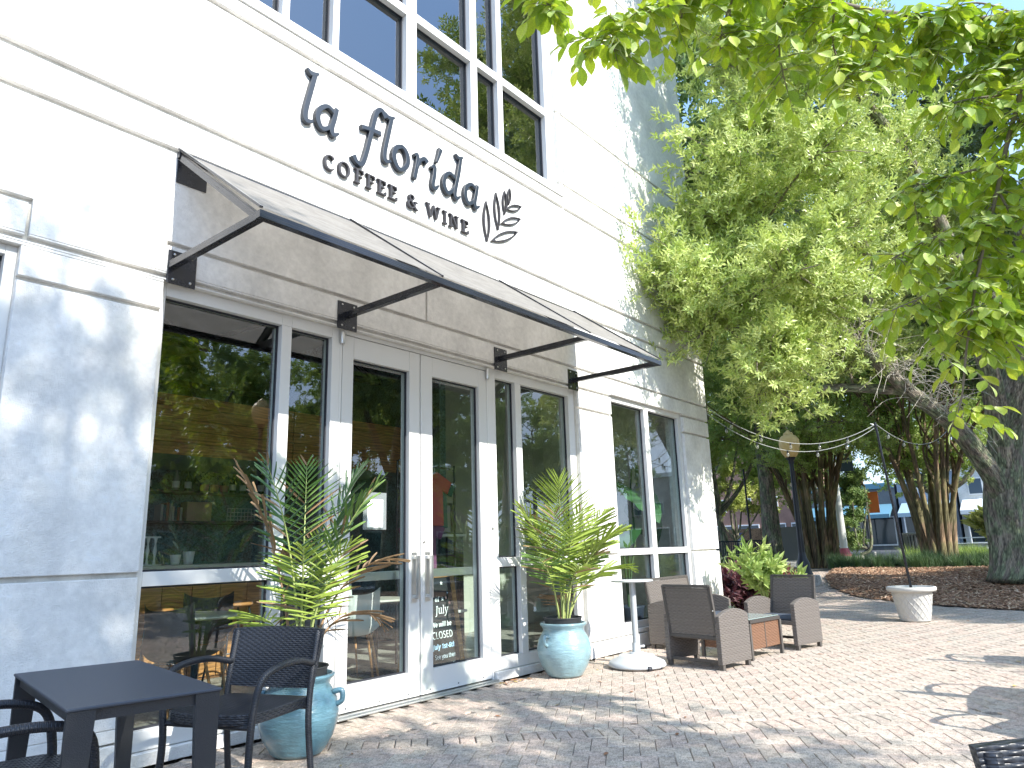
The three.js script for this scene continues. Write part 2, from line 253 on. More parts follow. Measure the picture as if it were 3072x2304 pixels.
{
  // openings: x0, x1, y0, y1
  const OP = [[-6.2, -3.27, 0.25, 3.04], [-2.43, 2.52, 0, 3.06], [3.29, 5.32, 0.22, 3.12], [-9.2, 2.36, 5.6, 9.9]];
  const spans = (x0, x1, y0, y1) => { // x intervals of a band free of openings, cut again where openings start or end
    const ys = [...new Set([y0, y1, ...OP.flatMap((o) => [o[2], o[3]])])].filter((y) => y >= y0 && y <= y1).sort((a, b) => a - b), out = [];
    for (let k = 0; k < ys.length - 1; k++) { const ym = (ys[k] + ys[k + 1]) / 2; let segs = [[x0, x1]];
      for (const o of OP) if (ym > o[2] && ym < o[3]) segs = segs.flatMap(([a, b]) => (o[1] <= a || o[0] >= b ? [[a, b]] : [[a, Math.min(o[0], b)], [Math.max(o[1], a), b]].filter(([p, q]) => q - p > 0.01)));
      for (const s of segs) out.push([...s, ys[k], ys[k + 1]]); }
    // join slices that share the same x interval
    const res = []; for (const s of out) { const l = res.find((r) => r[0] === s[0] && r[1] === s[1] && Math.abs(r[3] - s[2]) < 1e-6); if (l) l[3] = s[3]; else res.push([...s]); } return res;
  };
  const XL = -10, XR = 6.2;
  // solid wall behind the panels
  part(cafe, 'wall', spans(XL, XR - 0.03, 0, 14).map(([a, b, c, d]) => box(a, b, c, d, -0.3, -0.036)), M.groove);
  part(cafe, 'side_wall', [box(XR - 0.3, XR - 0.018, 0, 14, -14, -0.31), box(XL, XL + 0.3, 0, 14, -14, -0.31), box(XL, XR - 0.02, 0, 14, -14.3, -14.01)], M.groove);
  part(cafe, 'roof', box(XL, XR - 0.02, 13.7, 13.98, -14, -0.31), M.groove);
  // panels with real joints between them; verts: list of vertical joints inside the band
  const bands = [
    [0.0, 0.165, [], 0.012], [0.175, 1.105, []], [1.135, 2.825, []], [2.855, 3.075, [3.3, 5.3]], [3.105, 3.315, [-3.25]], [3.345, 4.015, [0.03, 4.2]], [4.055, 4.285, []], [4.33, 5.375, []], [5.42, 5.72, [2.47]], [5.75, 6.73, [2.47, 4.2]], [6.765, 9.6, [2.47, 4.2]], [9.63, 12.2, [4.2]], [12.23, 14.02, []],
  ];
  const panel = (x0, x1, y0, y1, zp = 0) => { const e = new THREE.Shape([[x0, y0], [x1, y0], [x1, y1], [x0, y1]].map((p) => new THREE.Vector2(...p))); const g = new THREE.ExtrudeGeometry(e, { depth: 0.036 + zp - 0.004, bevelEnabled: true, bevelThickness: 0.004, bevelSize: 0.005, bevelOffset: -0.005, bevelSegments: 2 }); return muv(g.translate(0, 0, -0.036)); };
  for (const [y0, y1, verts, zp = 0] of bands) for (const [a, b, c, d] of spans(XL, XR, y0, y1)) {
    const xs = [a, ...verts.filter((v) => v > a + 0.05 && v < b - 0.05), b];
    for (let k = 0; k < xs.length - 1; k++) part(cafe, 'wall_panel', panel(xs[k] + (k ? 0.011 : 0.001), xs[k + 1] - (k < xs.length - 2 ? 0.011 : 0.001), c + 0.001, d - 0.001, zp), M.wall);
  }
  part(cafe, 'wall_panel', box(-3.239, -2.431, 3.313, 3.347, -0.0355, -0.0012), M.wall);
  // end panels on the side that turns away
  for (const [y0, y1] of bands) part(cafe, 'wall_panel', box(XR - 0.018, XR - 0.0005, y0, y1, -14, -0.0365), M.wall);

  // windows --------------------------------------------------------------
  // frame(bars, depth range); each window: mesh of frame bars with panes as children
  const F0 = -0.17, F1 = -0.055; // back and front of the frame bars
  const mull = (x0, x1, y0, y1, f1 = F1, f0 = F0) => rbox(x0, x1, y0, y1, f0, f1, 0.004, 1);
  const pane = (p, x0, x1, y0, y1, z = -0.125, m = M.glass) => { const k = part(p, 'pane', muv(new THREE.PlaneGeometry(x1 - x0 + 0.01, y1 - y0 + 0.01).translate((x0 + x1) / 2, (y0 + y1) / 2, z)), m); const g = 0.012; part(p, 'gasket', [box(x0 - 0.001, x0 + g, y0, y1, z + 0.002, z + 0.02), box(x1 - g, x1 + 0.001, y0, y1, z + 0.002, z + 0.02), box(x0 + g, x1 - g, y0 - 0.001, y0 + g, z + 0.002, z + 0.02), box(x0 + g, x1 - g, y1 - g, y1 + 0.001, z + 0.002, z + 0.02)], M.gasket); return k; };
  function storeWindow(xs, yb, yr0, yr1, yt, x0, x1, sillY, headY, label) { // xs: list of panes [a,b]
    const bars = [mull(x0, xs[0][0], sillY, headY), mull(xs[xs.length - 1][1], x1, sillY, headY)];
    for (let i = 0; i < xs.length - 1; i++) bars.push(mull(xs[i][1], xs[i + 1][0], yb, yt));
    for (const [a, b] of xs) { bars.push(mull(a, b, sillY, yb, F1 - 0.001), mull(a, b, yt, headY, F1 - 0.001), mull(a, b, yr0, yr1, F1 - 0.002)); }
    for (let i = 0; i < xs.length - 1; i++) bars.push(mull(xs[i][1], xs[i + 1][0], sillY, yb, F1 - 0.001), mull(xs[i][1], xs[i + 1][0], yt, headY, F1 - 0.001));
    const w = part(cafe, 'storefront_window', bars, M.frame, label);
    for (const [a, b] of xs) { pane(w, a, b, yb, yr0); pane(w, a, b, yr1, yt); }
    return w;
  }
  storeWindow([[-2.385, -1.475], [-1.385, -1.0]], 0.2, 1.045, 1.135, 2.97, -2.43, -0.92, 0.085, 3.06, 'tall storefront window beside the left door');
  storeWindow([[1.07, 1.4], [1.5, 2.4]], 0.2, 1.045, 1.135, 2.97, 0.96, 2.52, 0.085, 3.06, 'tall storefront window right of the doors');
  storeWindow([[3.35, 4.23], [4.35, 5.25]], 0.3, 1.1, 1.18, 3.05, 3.29, 5.32, 0.22, 3.12, 'two-bay window near the corner of the building');
  storeWindow([[-6.1, -4.8], [-4.7, -3.33]], 0.3, 1.1, 1.18, 2.98, -6.2, -3.27, 0.25, 3.04, 'window at the left edge');
  part(cafe, 'sill', rbox(-2.43, -0.93, 0, 0.08, -0.2, -0.02), M.wall); part(cafe, 'sill', rbox(0.97, 2.52, 0, 0.08, -0.2, -0.02), M.wall);
  // upper window
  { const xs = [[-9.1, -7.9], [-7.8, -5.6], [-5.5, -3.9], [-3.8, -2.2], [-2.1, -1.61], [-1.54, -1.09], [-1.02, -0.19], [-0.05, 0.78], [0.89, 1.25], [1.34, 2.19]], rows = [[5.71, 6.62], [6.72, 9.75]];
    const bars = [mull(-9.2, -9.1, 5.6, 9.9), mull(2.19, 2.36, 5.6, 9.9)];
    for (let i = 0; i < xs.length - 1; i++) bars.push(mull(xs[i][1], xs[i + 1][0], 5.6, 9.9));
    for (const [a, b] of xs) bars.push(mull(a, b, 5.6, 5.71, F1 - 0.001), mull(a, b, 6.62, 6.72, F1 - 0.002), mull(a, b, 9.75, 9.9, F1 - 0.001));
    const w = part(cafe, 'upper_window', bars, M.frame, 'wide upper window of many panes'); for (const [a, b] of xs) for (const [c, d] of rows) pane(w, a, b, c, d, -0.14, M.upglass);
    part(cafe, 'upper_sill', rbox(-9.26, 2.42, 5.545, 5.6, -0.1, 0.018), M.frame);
  }
  // doors ------------------------------------------------------------------
  part(cafe, 'door_frame', [mull(-0.92, -0.895, 0, 3.06), mull(0.935, 0.96, 0, 3.06), mull(-0.895, 0.935, 3.025, 3.06, F1 - 0.001)], M.frame);
  part(cafe, 'threshold', [rbox(-0.93, 0.97, 0.004, 0.022, -0.19, 0.0, 0.004), rbox(-0.93, 0.97, 0.003, 0.012, 0.001, 0.05, 0.003)], M.steel);
  for (const s of [-1, 1]) {
    const L = s < 0 ? -0.89 : 0.006, Rr = s < 0 ? -0.006 : 0.93, gx0 = s < 0 ? -0.775 : 0.155, gx1 = s < 0 ? -0.135 : 0.81;
    const d = part(cafe, 'door', [mull(L, gx0, 0.03, 3.018), mull(gx1, Rr, 0.03, 3.018), mull(gx0, gx1, 0.03, 0.225, F1 - 0.0015), mull(gx0, gx1, 2.83, 3.018, F1 - 0.0015)], M.door, s < 0 ? 'left glazed door leaf' : 'right glazed door leaf');
    pane(d, gx0, gx1, 0.225, 2.83, -0.115);
    const hx = s < 0 ? -0.075 : 0.085;
    part(d, 'handle', [bar(V(hx, 0.82, 0.0), V(hx, 1.18, 0.0), 0.03, 0.022), bar(V(hx, 0.835, -0.055), V(hx, 0.835, 0.0), 0.03, 0.03), bar(V(hx, 1.165, -0.055), V(hx, 1.165, 0.0), 0.03, 0.03)], M.steel);
    part(d, 'handle_plate', rbox(hx - 0.032, hx + 0.032, 0.79, 1.21, F1 - 0.001, F1 + 0.004, 0.002), M.steel);
    part(d, 'push_bar', [rbox(gx0 - 0.01, gx1 + 0.01, 0.985, 1.06, -0.21, -0.172, 0.008)], M.steel);
    part(d, 'hinge', [rod(V(s * 0.915 + (s > 0 ? 0.01 : 0), 2.93, -0.03), V(s * 0.915 + (s > 0 ? 0.01 : 0), 3.035, -0.03), 0.02, 0.02, 14)], M.steel);
    for (const t of [0.12, 0.5, 0.86]) part(d, 'bolt', rod(V(lerp(L, Rr, t), 0.06, F1 - 0.002), V(lerp(L, Rr, t), 0.06, F1 + 0.003), 0.006, 0.006, 8), M.gasket);
    if (s > 0) part(d, 'lock_cylinder', rod(V(0.04, 1.3, F1 - 0.002), V(0.04, 1.3, F1 + 0.008), 0.014, 0.014, 14), M.steel);
  }
  part(cafe, 'door_sensor', rbox(0.965, 0.998, 1.42, 1.52, F1 + 0.001, F1 + 0.03, 0.005), std([0.75, 0.75, 0.74], 0.4));
}
// interior shell seen through the glass
M.floorIn = std([0.42, 0.38, 0.34], 0.5, { map: rep(T.speck, 1) });
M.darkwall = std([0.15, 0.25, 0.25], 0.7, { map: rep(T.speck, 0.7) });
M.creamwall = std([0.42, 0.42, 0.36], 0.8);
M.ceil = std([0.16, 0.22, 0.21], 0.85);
M.oak = std([0.62, 0.35, 0.155], 0.6, { map: rep(T.wood, 0.8, 1.6) });
M.whitepaint = std([0.72, 0.72, 0.70], 0.5);
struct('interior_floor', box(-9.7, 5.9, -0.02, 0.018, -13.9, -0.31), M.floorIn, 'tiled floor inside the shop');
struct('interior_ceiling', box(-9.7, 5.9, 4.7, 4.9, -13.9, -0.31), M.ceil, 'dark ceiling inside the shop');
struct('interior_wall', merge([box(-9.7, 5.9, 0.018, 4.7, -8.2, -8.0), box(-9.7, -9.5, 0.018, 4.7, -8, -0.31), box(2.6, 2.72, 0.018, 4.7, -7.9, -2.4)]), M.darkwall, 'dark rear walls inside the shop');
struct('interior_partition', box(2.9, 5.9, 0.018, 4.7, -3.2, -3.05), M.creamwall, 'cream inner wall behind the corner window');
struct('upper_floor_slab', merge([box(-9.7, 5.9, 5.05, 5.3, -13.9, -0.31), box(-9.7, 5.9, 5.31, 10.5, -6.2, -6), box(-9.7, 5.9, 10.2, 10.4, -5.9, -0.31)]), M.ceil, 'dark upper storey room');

// awning ------------------------------------------------------------------
{
  const a = thing('awning', 'grey fabric awning on a black steel frame over the doors', 'awning', [0, 0, 0]);
  const xL = -2.42, xR = 2.52, yT = 4.035, yB = 3.172, zF = 1.115, w = 0.05, xs = [-2.39, -0.9, 1.1, 2.49];
  part(a, 'front_rail', bar(V(xL, yB, zF), V(xR, yB, zF), 0.05, 0.05), M.blackmetal);
  part(a, 'wall_rail', bar(V(xL, yT - 0.04, 0.03), V(xR, yT - 0.04, 0.03), 0.04, 0.05), M.blackmetal);
  for (const x of xs) { part(a, 'strut', bar(V(x, yB, 0.012), V(x, yB, zF - 0.026), w, w), M.blackmetal); part(a, 'rafter', bar(V(x, yT - 0.075, 0.056), V(x, yB + 0.002, zF - 0.04), 0.045, 0.045), M.blackmetal); }
  xs.forEach((x, i) => { const m = part(a, 'bracket', rbox(x - 0.1 + (i === 0 ? 0.07 : i === 3 ? -0.05 : 0.0), x + 0.1 + (i === 0 ? 0.07 : i === 3 ? -0.05 : 0), yB - 0.13, yB + 0.11, 0.001, 0.012, 0.002), M.blackmetal); for (const [dx, dy] of [[-0.06, 0.08], [0.06, -0.1], [-0.06, -0.1], [0.06, 0.08]]) part(m, 'bolt', rod(V(x + dx + (i === 0 ? 0.07 : i === 3 ? -0.05 : 0), yB + dy, 0.011), V(x + dx + (i === 0 ? 0.07 : i === 3 ? -0.05 : 0), yB + dy, 0.02), 0.009, 0.009, 8), M.steel); });
  for (const x of [xs[0]]) part(a, 'upper_bracket', rbox(x - 0.02, x + 0.2, yT - 0.24, yT - 0.07, 0.001, 0.011, 0.002), M.blackmetal);
  // fabric: slightly sagging between the rafters
  M.awn = phys([0.41, 0.39, 0.36], 1.0, { map: rep(T.wallCol, 0.9, 2), bumpMap: rep(T.smudge, 0.35, 1.2), bumpScale: 0.004, transmission: 0.5, thickness: 0, specularIntensity: 0.04 });
  const cloth = (x0, x1) => { const nx = 22, nz = 12, pos = [], idx = []; for (let j = 0; j <= nz; j++) for (let i = 0; i <= nx; i++) { const u = i / nx, t = j / nz, x = lerp(x0, x1, u); const sag = 0.028 * Math.sin(Math.PI * u) * Math.sin(Math.PI * Math.min(t * 1.05, 1)); pos.push(x, lerp(yT, yB + 0.03, t) - sag + 0.004, lerp(0.012, zF + 0.027, t)); }
    for (let j = 0; j < nz; j++) for (let i = 0; i < nx; i++) { const q = j * (nx + 1) + i; idx.push(q, q + nx + 1, q + 1, q + 1, q + nx + 1, q + nx + 2); } const g = new THREE.BufferGeometry(); g.setAttribute('position', new THREE.Float32BufferAttribute(pos, 3)); g.setAttribute('uv', new THREE.Float32BufferAttribute(pos.flatMap((v, i) => (i % 3 === 0 ? [v, pos[i + 2]] : [])), 2)); g.setIndex(idx); g.computeVertexNormals(); return flat(g); };
  for (let i = 0; i < 3; i++) part(a, 'canopy_panel', cloth(xs[i] + (i ? 0.012 : -0.03), xs[i + 1] - (i < 2 ? 0.012 : -0.03)), M.awn);
  for (const i of [0, 1, 2, 3]) part(a, 'seam_strip', bar(V(xs[i] + (i === 0 ? -0.02 : i === 3 ? 0.02 : 0), yT + 0.012, 0.02), V(xs[i] + (i === 0 ? -0.02 : i === 3 ? 0.02 : 0), yB + 0.042, zF + 0.02), 0.022, 0.016), M.blackmetal);
}
// sign --------------------------------------------------------------------
{
  const s = thing('shop_sign', 'raised dark blue lettering with a leaf sprig above the awning', 'sign', [0, 0, 0]);
  M.letter = phys([0.014, 0.021, 0.032], 0.42);
  M.small = std([0.03, 0.028, 0.033], 0.55);
  let zi = 0;
  // a stroke: centre line points with half widths, turned into an outline and extruded
  const stroke = (pts, wid, depth = 0.034) => {
    const c = new THREE.SplineCurve(pts.map((p) => new THREE.Vector2(...p))), n = pts.length > 2 ? 22 : 6, L = [], Rt = [];
    for (let i = 0; i <= n; i++) { const t = i / n, p = c.getPoint(t), d = c.getTangent(t), k = t * (wid.length - 1), f = Math.min(Math.floor(k), wid.length - 2), w = 0.87 * lerp(wid[f], wid[f + 1], k - f); L.push(new THREE.Vector2(p.x - d.y * w, p.y + d.x * w)); Rt.unshift(new THREE.Vector2(p.x + d.y * w, p.y - d.x * w)); }
    zi++; return flat(new THREE.ExtrudeGeometry(new THREE.Shape([...L, ...Rt]), { depth: depth + (zi % 7) * 0.0007, bevelEnabled: true, bevelThickness: 0.004, bevelSize: 0.003, bevelSegments: 2, curveSegments: 4 }).translate(0, 0, 0.006));
  };
  const b = 0.024; // body half width
  const G = {
    l: () => [stroke([[0.155, 0.5], [0.12, 0.34], [0.075, 0.12], [0.085, 0.03], [0.15, 0.05]], [0.022, b, b, 0.026, 0.008]), stroke([[0.075, 0.525], [0.12, 0.495], [0.19, 0.525]], [0.006, 0.024, 0.008])],
    a: () => [stroke([[0.2, 0.235], [0.13, 0.265], [0.05, 0.2], [0.03, 0.1], [0.075, 0.028], [0.15, 0.07], [0.2, 0.16]], [0.016, 0.018, b, 0.027, b, 0.017, 0.012]), stroke([[0.225, 0.285], [0.2, 0.18], [0.175, 0.07], [0.195, 0.02], [0.25, 0.055]], [0.018, b, b, b, 0.006])],
    f: () => [stroke([[0.37, 0.47], [0.32, 0.525], [0.26, 0.475], [0.21, 0.28], [0.15, 0.02], [0.1, -0.125], [0.04, -0.125], [0.005, -0.08]], [0.03, 0.024, 0.024, b, b, 0.024, 0.02, 0.03]), stroke([[0.09, 0.245], [0.18, 0.262], [0.31, 0.275]], [0.022, 0.02, 0.024])],
    o: () => [stroke([[0.13, 0.265], [0.06, 0.22], [0.028, 0.12], [0.07, 0.03], [0.13, 0.02], [0.195, 0.09], [0.205, 0.18], [0.17, 0.25], [0.12, 0.265]], [0.018, 0.026, 0.029, 0.026, 0.018, 0.026, 0.029, 0.022, 0.018])],
    r: () => [stroke([[0.035, 0.25], [0.07, 0.265], [0.075, 0.19], [0.04, 0.03], [0.035, 0.0]], [0.012, 0.02, b, b, 0.022]), stroke([[0.07, 0.12], [0.115, 0.225], [0.17, 0.262], [0.205, 0.235]], [0.012, 0.017, 0.022, 0.032])],
    i: () => [stroke([[0.03, 0.21], [0.075, 0.235], [0.07, 0.14], [0.05, 0.03], [0.085, 0.0], [0.13, 0.05]], [0.008, 0.024, b, b, 0.022, 0.006]), stroke([[0.105, 0.3], [0.135, 0.38], [0.165, 0.47]], [0.01, 0.017, 0.026])],
    d: () => [stroke([[0.2, 0.235], [0.12, 0.262], [0.05, 0.195], [0.03, 0.1], [0.08, 0.028], [0.15, 0.07], [0.21, 0.17]], [0.016, 0.018, b, 0.027, b, 0.017, 0.012]), stroke([[0.285, 0.5], [0.25, 0.32], [0.19, 0.07], [0.215, 0.015], [0.27, 0.055]], [0.02, b, b, b, 0.006]), stroke([[0.21, 0.52], [0.255, 0.49], [0.315, 0.52]], [0.006, 0.022, 0.008])],
  };
  for (const [c, x] of [['l', -1.48], ['a', -1.315], ['f', -0.905], ['l', -0.615], ['o', -0.46], ['r', -0.2], ['i', 0.03], ['d', 0.21], ['a', 0.525]]) { const g = merge(G[c]()); part(s, 'letter', g.translate(x, 4.735, 0), M.letter); }
  const font = await new FontLoader().loadAsync('fonts/droid/droid_serif_regular.typeface.json');
  for (const [c, x] of [['C', -1.2], ['O', -1.05], ['F', -0.875], ['F', -0.745], ['E', -0.615], ['E', -0.48], ['&', -0.245], ['W', 0.0], ['I', 0.235], ['N', 0.325], ['E', 0.505]]) {
    const g = flat(new TextGeometry(c, { font, size: 0.138, depth: 0.028, curveSegments: 6, bevelEnabled: true, bevelThickness: 0.002, bevelSize: 0.0015, bevelSegments: 1 })); g.computeBoundingBox(); g.translate(x - g.boundingBox.min.x, 4.415, 0.006); part(s, 'letter', g, M.small);
  }
  // leaf outlines
  const leaf = (a, c, w) => { const d = new THREE.Vector2(c[0] - a[0], c[1] - a[1]), L = d.length(), n = new THREE.Vector2(-d.y / L, d.x / L), mk = (q, i0, i1) => { const pts = []; for (let i = 0; i <= 16; i++) { const t = lerp(i0, i1, i / 16), h = q * Math.sin(Math.PI * t); pts.push([t, h]); } const o = []; for (const [t, h] of pts) o.push(new THREE.Vector2(a[0] + d.x * t + n.x * h, a[1] + d.y * t + n.y * h)); for (const [t, h] of pts.slice(1, -1).reverse()) o.push(new THREE.Vector2(a[0] + d.x * t - n.x * h, a[1] + d.y * t - n.y * h)); return o; };
    const sh = new THREE.Shape(mk(w, 0, 1)); sh.holes.push(new THREE.Path(mk(w * 0.62, 0.09, 0.91))); return flat(new THREE.ExtrudeGeometry(sh, { depth: 0.026, bevelEnabled: false }).translate(0, 0, 0.005)); };
  for (const [p, q, w] of [[[0.91, 4.43], [0.905, 4.91], 0.055], [[1.1, 4.63], [1.075, 5.08], 0.05], [[1.22, 4.86], [1.23, 5.16], 0.036], [[1.29, 5.0], [1.325, 5.23], 0.03], [[1.25, 4.94], [1.535, 5.075], 0.04], [[1.155, 4.735], [1.515, 4.915], 0.045], [[0.975, 4.465], [1.455, 4.735], 0.052]]) part(s, 'leaf_outline', leaf(p, q, w), M.small);
}

// ---------------------------------------------------------------- things inside the shop
{
  R = rngOf(301);
  // wooden soffit over the bar, shelf wall
  const sof = thing('bar_soffit', 'orange wooden plank soffit hanging over the bar', 'soffit', [0, 0, 0]);
  part(sof, 'core', box(-3.2, 2.55, 2.32, 2.98, -4.4, -3.03), M.ceil);
  for (let k = 0; k < 5; k++) for (let i = 0; i < 3; i++) part(sof, 'plank', rbox(-3.2 + i * 1.92 + (k % 2) * 0.3 - (k % 2 ? 0.3 : 0), -3.2 + (i + 1) * 1.915, 2.32 + k * 0.132, 2.32 + (k + 1) * 0.132 - 0.006, -3.03, -3.0 + R() * 0.004, 0.003, 1), [M.oak, std([0.58, 0.32, 0.14], 0.6, { map: M.oak.map }), std([0.68, 0.4, 0.2], 0.6, { map: M.oak.map })][Math.floor(R() * 3)]);
  const back = thing('back_bar', 'dark back bar with two open shelves', 'shelf', [0, 0, 0]);
  part(back, 'back_panel', box(-3.4, 2.55, 0.02, 3.0, -4.75, -4.62), M.darkwall);
  for (const y of [2.06, 1.68]) part(back, 'shelf_board', rbox(-3.2, 2.3, y - 0.03, y, -4.6, -4.28, 0.004), std([0.06, 0.05, 0.045], 0.5));
  part(back, 'counter', box(-3.3, 2.4, 0.02, 0.92, -4.6, -4.05), std([0.035, 0.05, 0.055], 0.5));
  const bottleG = (h, r) => lathe([[0, 0], [r, 0.002], [r, h * 0.55], [r * 0.85, h * 0.63], [r * 0.36, h * 0.74], [r * 0.34, h * 0.97], [r * 0.4, h * 0.98], [r * 0.4, h], [0, h]], 16);
  const tints = [[0.015, 0.02, 0.015], [0.05, 0.03, 0.015], [0.3, 0.33, 0.32], [0.02, 0.05, 0.03]];
  const words = ['near the left end', 'second from the left', 'third from the left', 'fourth from the left', 'beside the flower pots', 'in the middle', 'right of the middle', 'fourth from the right', 'third from the right', 'second from the right', 'at the right end'];
  words.forEach((w, i) => { const x = [-0.82, -0.45, -0.1, 0.06, 0.68, 0.83, 0.96, 1.1, 1.24, 1.4, 1.58][i], h = rr(0.25, 0.32); const t = thing('bottle', 'glass bottle on the upper bar shelf, ' + w, 'bottle', [x, 2.061, -4.44], 0, 'bottles on the upper bar shelf'); part(t, 'body', bottleG(h, 0.042), phys(tints[i % 4], 0.12)); part(t, 'paper_label', lathe([[0.0435, h * 0.14], [0.0435, h * 0.42]], 16), M.whitepaint); });
  for (const [x, w] of [[0.28, 'left'], [0.42, 'middle'], [0.56, 'right']]) { const t = thing('flower_pot', 'small pink flower pot on the upper bar shelf, ' + w + ' of three', 'flower pot', [x, 2.061, -4.44], 0, 'flower pots on the bar shelf'); part(t, 'pot', lathe([[0, 0], [0.045, 0], [0.06, 0.1], [0.05, 0.1], [0, 0.09]], 16), std([0.5, 0.25, 0.2], 0.7));
    const f = []; for (let i = 0; i < 90; i++) { const c = V(rr(-0.1, 0.1), rr(0.1, 0.28), rr(-0.09, 0.09)); f.push(new THREE.TetrahedronGeometry(rr(0.012, 0.026)).translate(c.x, c.y, c.z)); } part(t, 'blossoms', merge(f), std([0.42, 0.5, 0.34], 0.8)).userData.kind = 'stuff'; }
  // books, box, basket, bread on the lower shelf
  { const t = thing('book_row', 'row of upright books on the lower bar shelf', 'books', [-0.3, 1.681, -4.45]); for (let i = 0; i < 8; i++) part(t, 'book', rbox(i * 0.035, i * 0.035 + 0.03, 0, rr(0.17, 0.24), -0.09, 0.09, 0.003, 1), std([[0.4, 0.38, 0.33], [0.1, 0.12, 0.16], [0.3, 0.12, 0.08], [0.35, 0.35, 0.3]][i % 4], 0.7)); }
  solo('wooden_box', 'plain wooden box on the lower bar shelf', 'box', [rbox(0.05, 0.38, 1.681, 1.93, -4.58, -4.4, 0.004)], std([0.42, 0.3, 0.17], 0.7));
  { const t = thing('wire_basket', 'dark wire basket on the lower bar shelf', 'basket', [0.75, 1.681, -4.44]); for (let i = 0; i < 9; i++) part(t, 'wire', bar(V(-0.2 + i * 0.05, 0, 0.13), V(-0.2 + i * 0.05, 0.17, 0.13), 0.006), std([0.5, 0.5, 0.5], 0.4)); for (let i = 0; i < 4; i++) part(t, 'wire', bar(V(-0.205, 0.02 + i * 0.05, 0.134), V(0.205, 0.02 + i * 0.05, 0.134), 0.006), std([0.5, 0.5, 0.5], 0.4)); part(t, 'base', box(-0.2, 0.2, 0, 0.01, -0.12, 0.12), M.blackmetal); }
  { const g = new THREE.SphereGeometry(0.1, 20, 12).scale(2.4, 0.75, 0.9).translate(1.35, 1.758, -4.42); const p = g.attributes.position; for (let i = 0; i < p.count; i++) p.setY(i, p.getY(i) + 0.012 * fbm(p.getX(i) * 8, p.getY(i) * 8, p.getZ(i) * 8)); g.computeVertexNormals(); solo('bread_loaf', 'golden loaf of bread on the lower bar shelf', 'bread', g, std([0.45, 0.32, 0.13], 0.8)); }
  // service counter and small white stand with balusters
  const bar2 = thing('service_counter', 'dark service counter with pale top inside the left window', 'counter', [0, 0, 0]);
  part(bar2, 'top', rbox(-2.6, 0.25, 1.12, 1.155, -3.2, -2.55, 0.008), std([0.55, 0.53, 0.48], 0.4)); part(bar2, 'front', box(-2.55, 0.2, 0.02, 1.12, -3.1, -2.66), std([0.30, 0.16, 0.075], 0.6, { map: M.oak.map }));
  for (let i = 0; i < 9; i++) part(bar2, 'front_board', rbox(-2.55 + i * 0.306, -2.55 + (i + 1) * 0.306 - 0.008, 0.05, 1.1, -2.659, -2.64, 0.003, 1), M.oak);
  { const t = thing('cup_stand', 'white turned cup stand on the service counter', 'stand', [-1.18, 1.156, -2.85]); for (let i = 0; i < 5; i++) part(t, 'baluster', at(lathe([[0, 0], [0.018, 0], [0.008, 0.06], [0.02, 0.13], [0.008, 0.2], [0.018, 0.26], [0, 0.26]], 12), i * 0.075 - 0.15, 0.012, 0), M.whitepaint); part(t, 'base', rbox(-0.19, 0.19, 0, 0.012, -0.08, 0.08, 0.003), M.whitepaint); part(t, 'rail', rbox(-0.19, 0.19, 0.272, 0.288, -0.03, 0.03, 0.003), M.whitepaint); }
  [[-0.84, 0.055, 0.1, 'white mug'], [-0.7, 0.06, 0.13, 'tall white cup']].forEach(([x, r, h, w]) => solo('cup', w + ' on the service counter', 'cup', lathe([[0, 0], [r * 0.7, 0], [r, h], [r * 0.9, h], [r * 0.62, 0.01], [0, 0.01]], 20).translate(x, 1.157, -2.8), M.whitepaint));
  // ceiling trusses
  for (const [z, w] of [[-1.6, 'front'], [-3.6, 'middle'], [-5.6, 'rear']]) { const t = thing('ceiling_truss', w + ' dark steel truss under the shop ceiling', 'truss', [0, 0, z], 0, 'trusses under the ceiling'); part(t, 'chord', [bar(V(-9, 3.75, 0), V(2.5, 3.75, 0), 0.08, 0.08)], M.blackmetal); part(t, 'chord', [bar(V(-9, 4.5, 0), V(2.5, 4.5, 0), 0.08, 0.08)], M.blackmetal); for (let i = 0; i < 8; i++) part(t, 'web', bar(V(-8.8 + i * 1.4, i % 2 ? 4.46 : 3.79, 0), V(-8.8 + (i + 1) * 1.4, i % 2 ? 3.79 : 4.46, 0), 0.05, 0.05), M.blackmetal); }
  { const t = thing('air_duct', 'grey round duct across the shop ceiling', 'duct', [0, 0, 0]); part(t, 'pipe', rod(V(-9, 4.1, -2.6), V(2.5, 4.1, -2.6), 0.22, 0.22, 24), std([0.10, 0.12, 0.12], 0.5, { metalness: 0.5 })); }
  // dining tables and chairs near the glass
  const shell = (mat) => { const p = []; for (let i = 0; i <= 10; i++) { const t = i / 10; p.push(t); } const pos = [], idx = []; const n = 12; for (let j = 0; j <= n; j++) for (let i = 0; i <= 14; i++) { const u = i / 14 - 0.5, v = j / n; const back = sstep(0.42, 0.62, v), x = u * 0.5 * (1 - 0.12 * back), zz = lerp(0.24, -0.2, Math.min(v / 0.55, 1)) - 0.06 * back * (v - 0.5), y = 0.45 + back * (v - 0.45) * 0.68 + 0.12 * Math.pow(Math.abs(u) * 2, 3) * (1 - 0.5 * back); pos.push(x, y, zz + 0.1 * Math.pow(Math.abs(u) * 2, 2) * back); } for (let j = 0; j < n; j++) for (let i = 0; i < 14; i++) { const a = j * 15 + i; idx.push(a, a + 15, a + 1, a + 1, a + 15, a + 16); } const g = new THREE.BufferGeometry(); g.setAttribute('position', new THREE.Float32BufferAttribute(pos, 3)); g.setIndex(idx); g.computeVertexNormals(); g.setAttribute('uv', new THREE.Float32BufferAttribute(new Float32Array(pos.length / 3 * 2), 2)); return flat(g); };
  const shellG = shell();
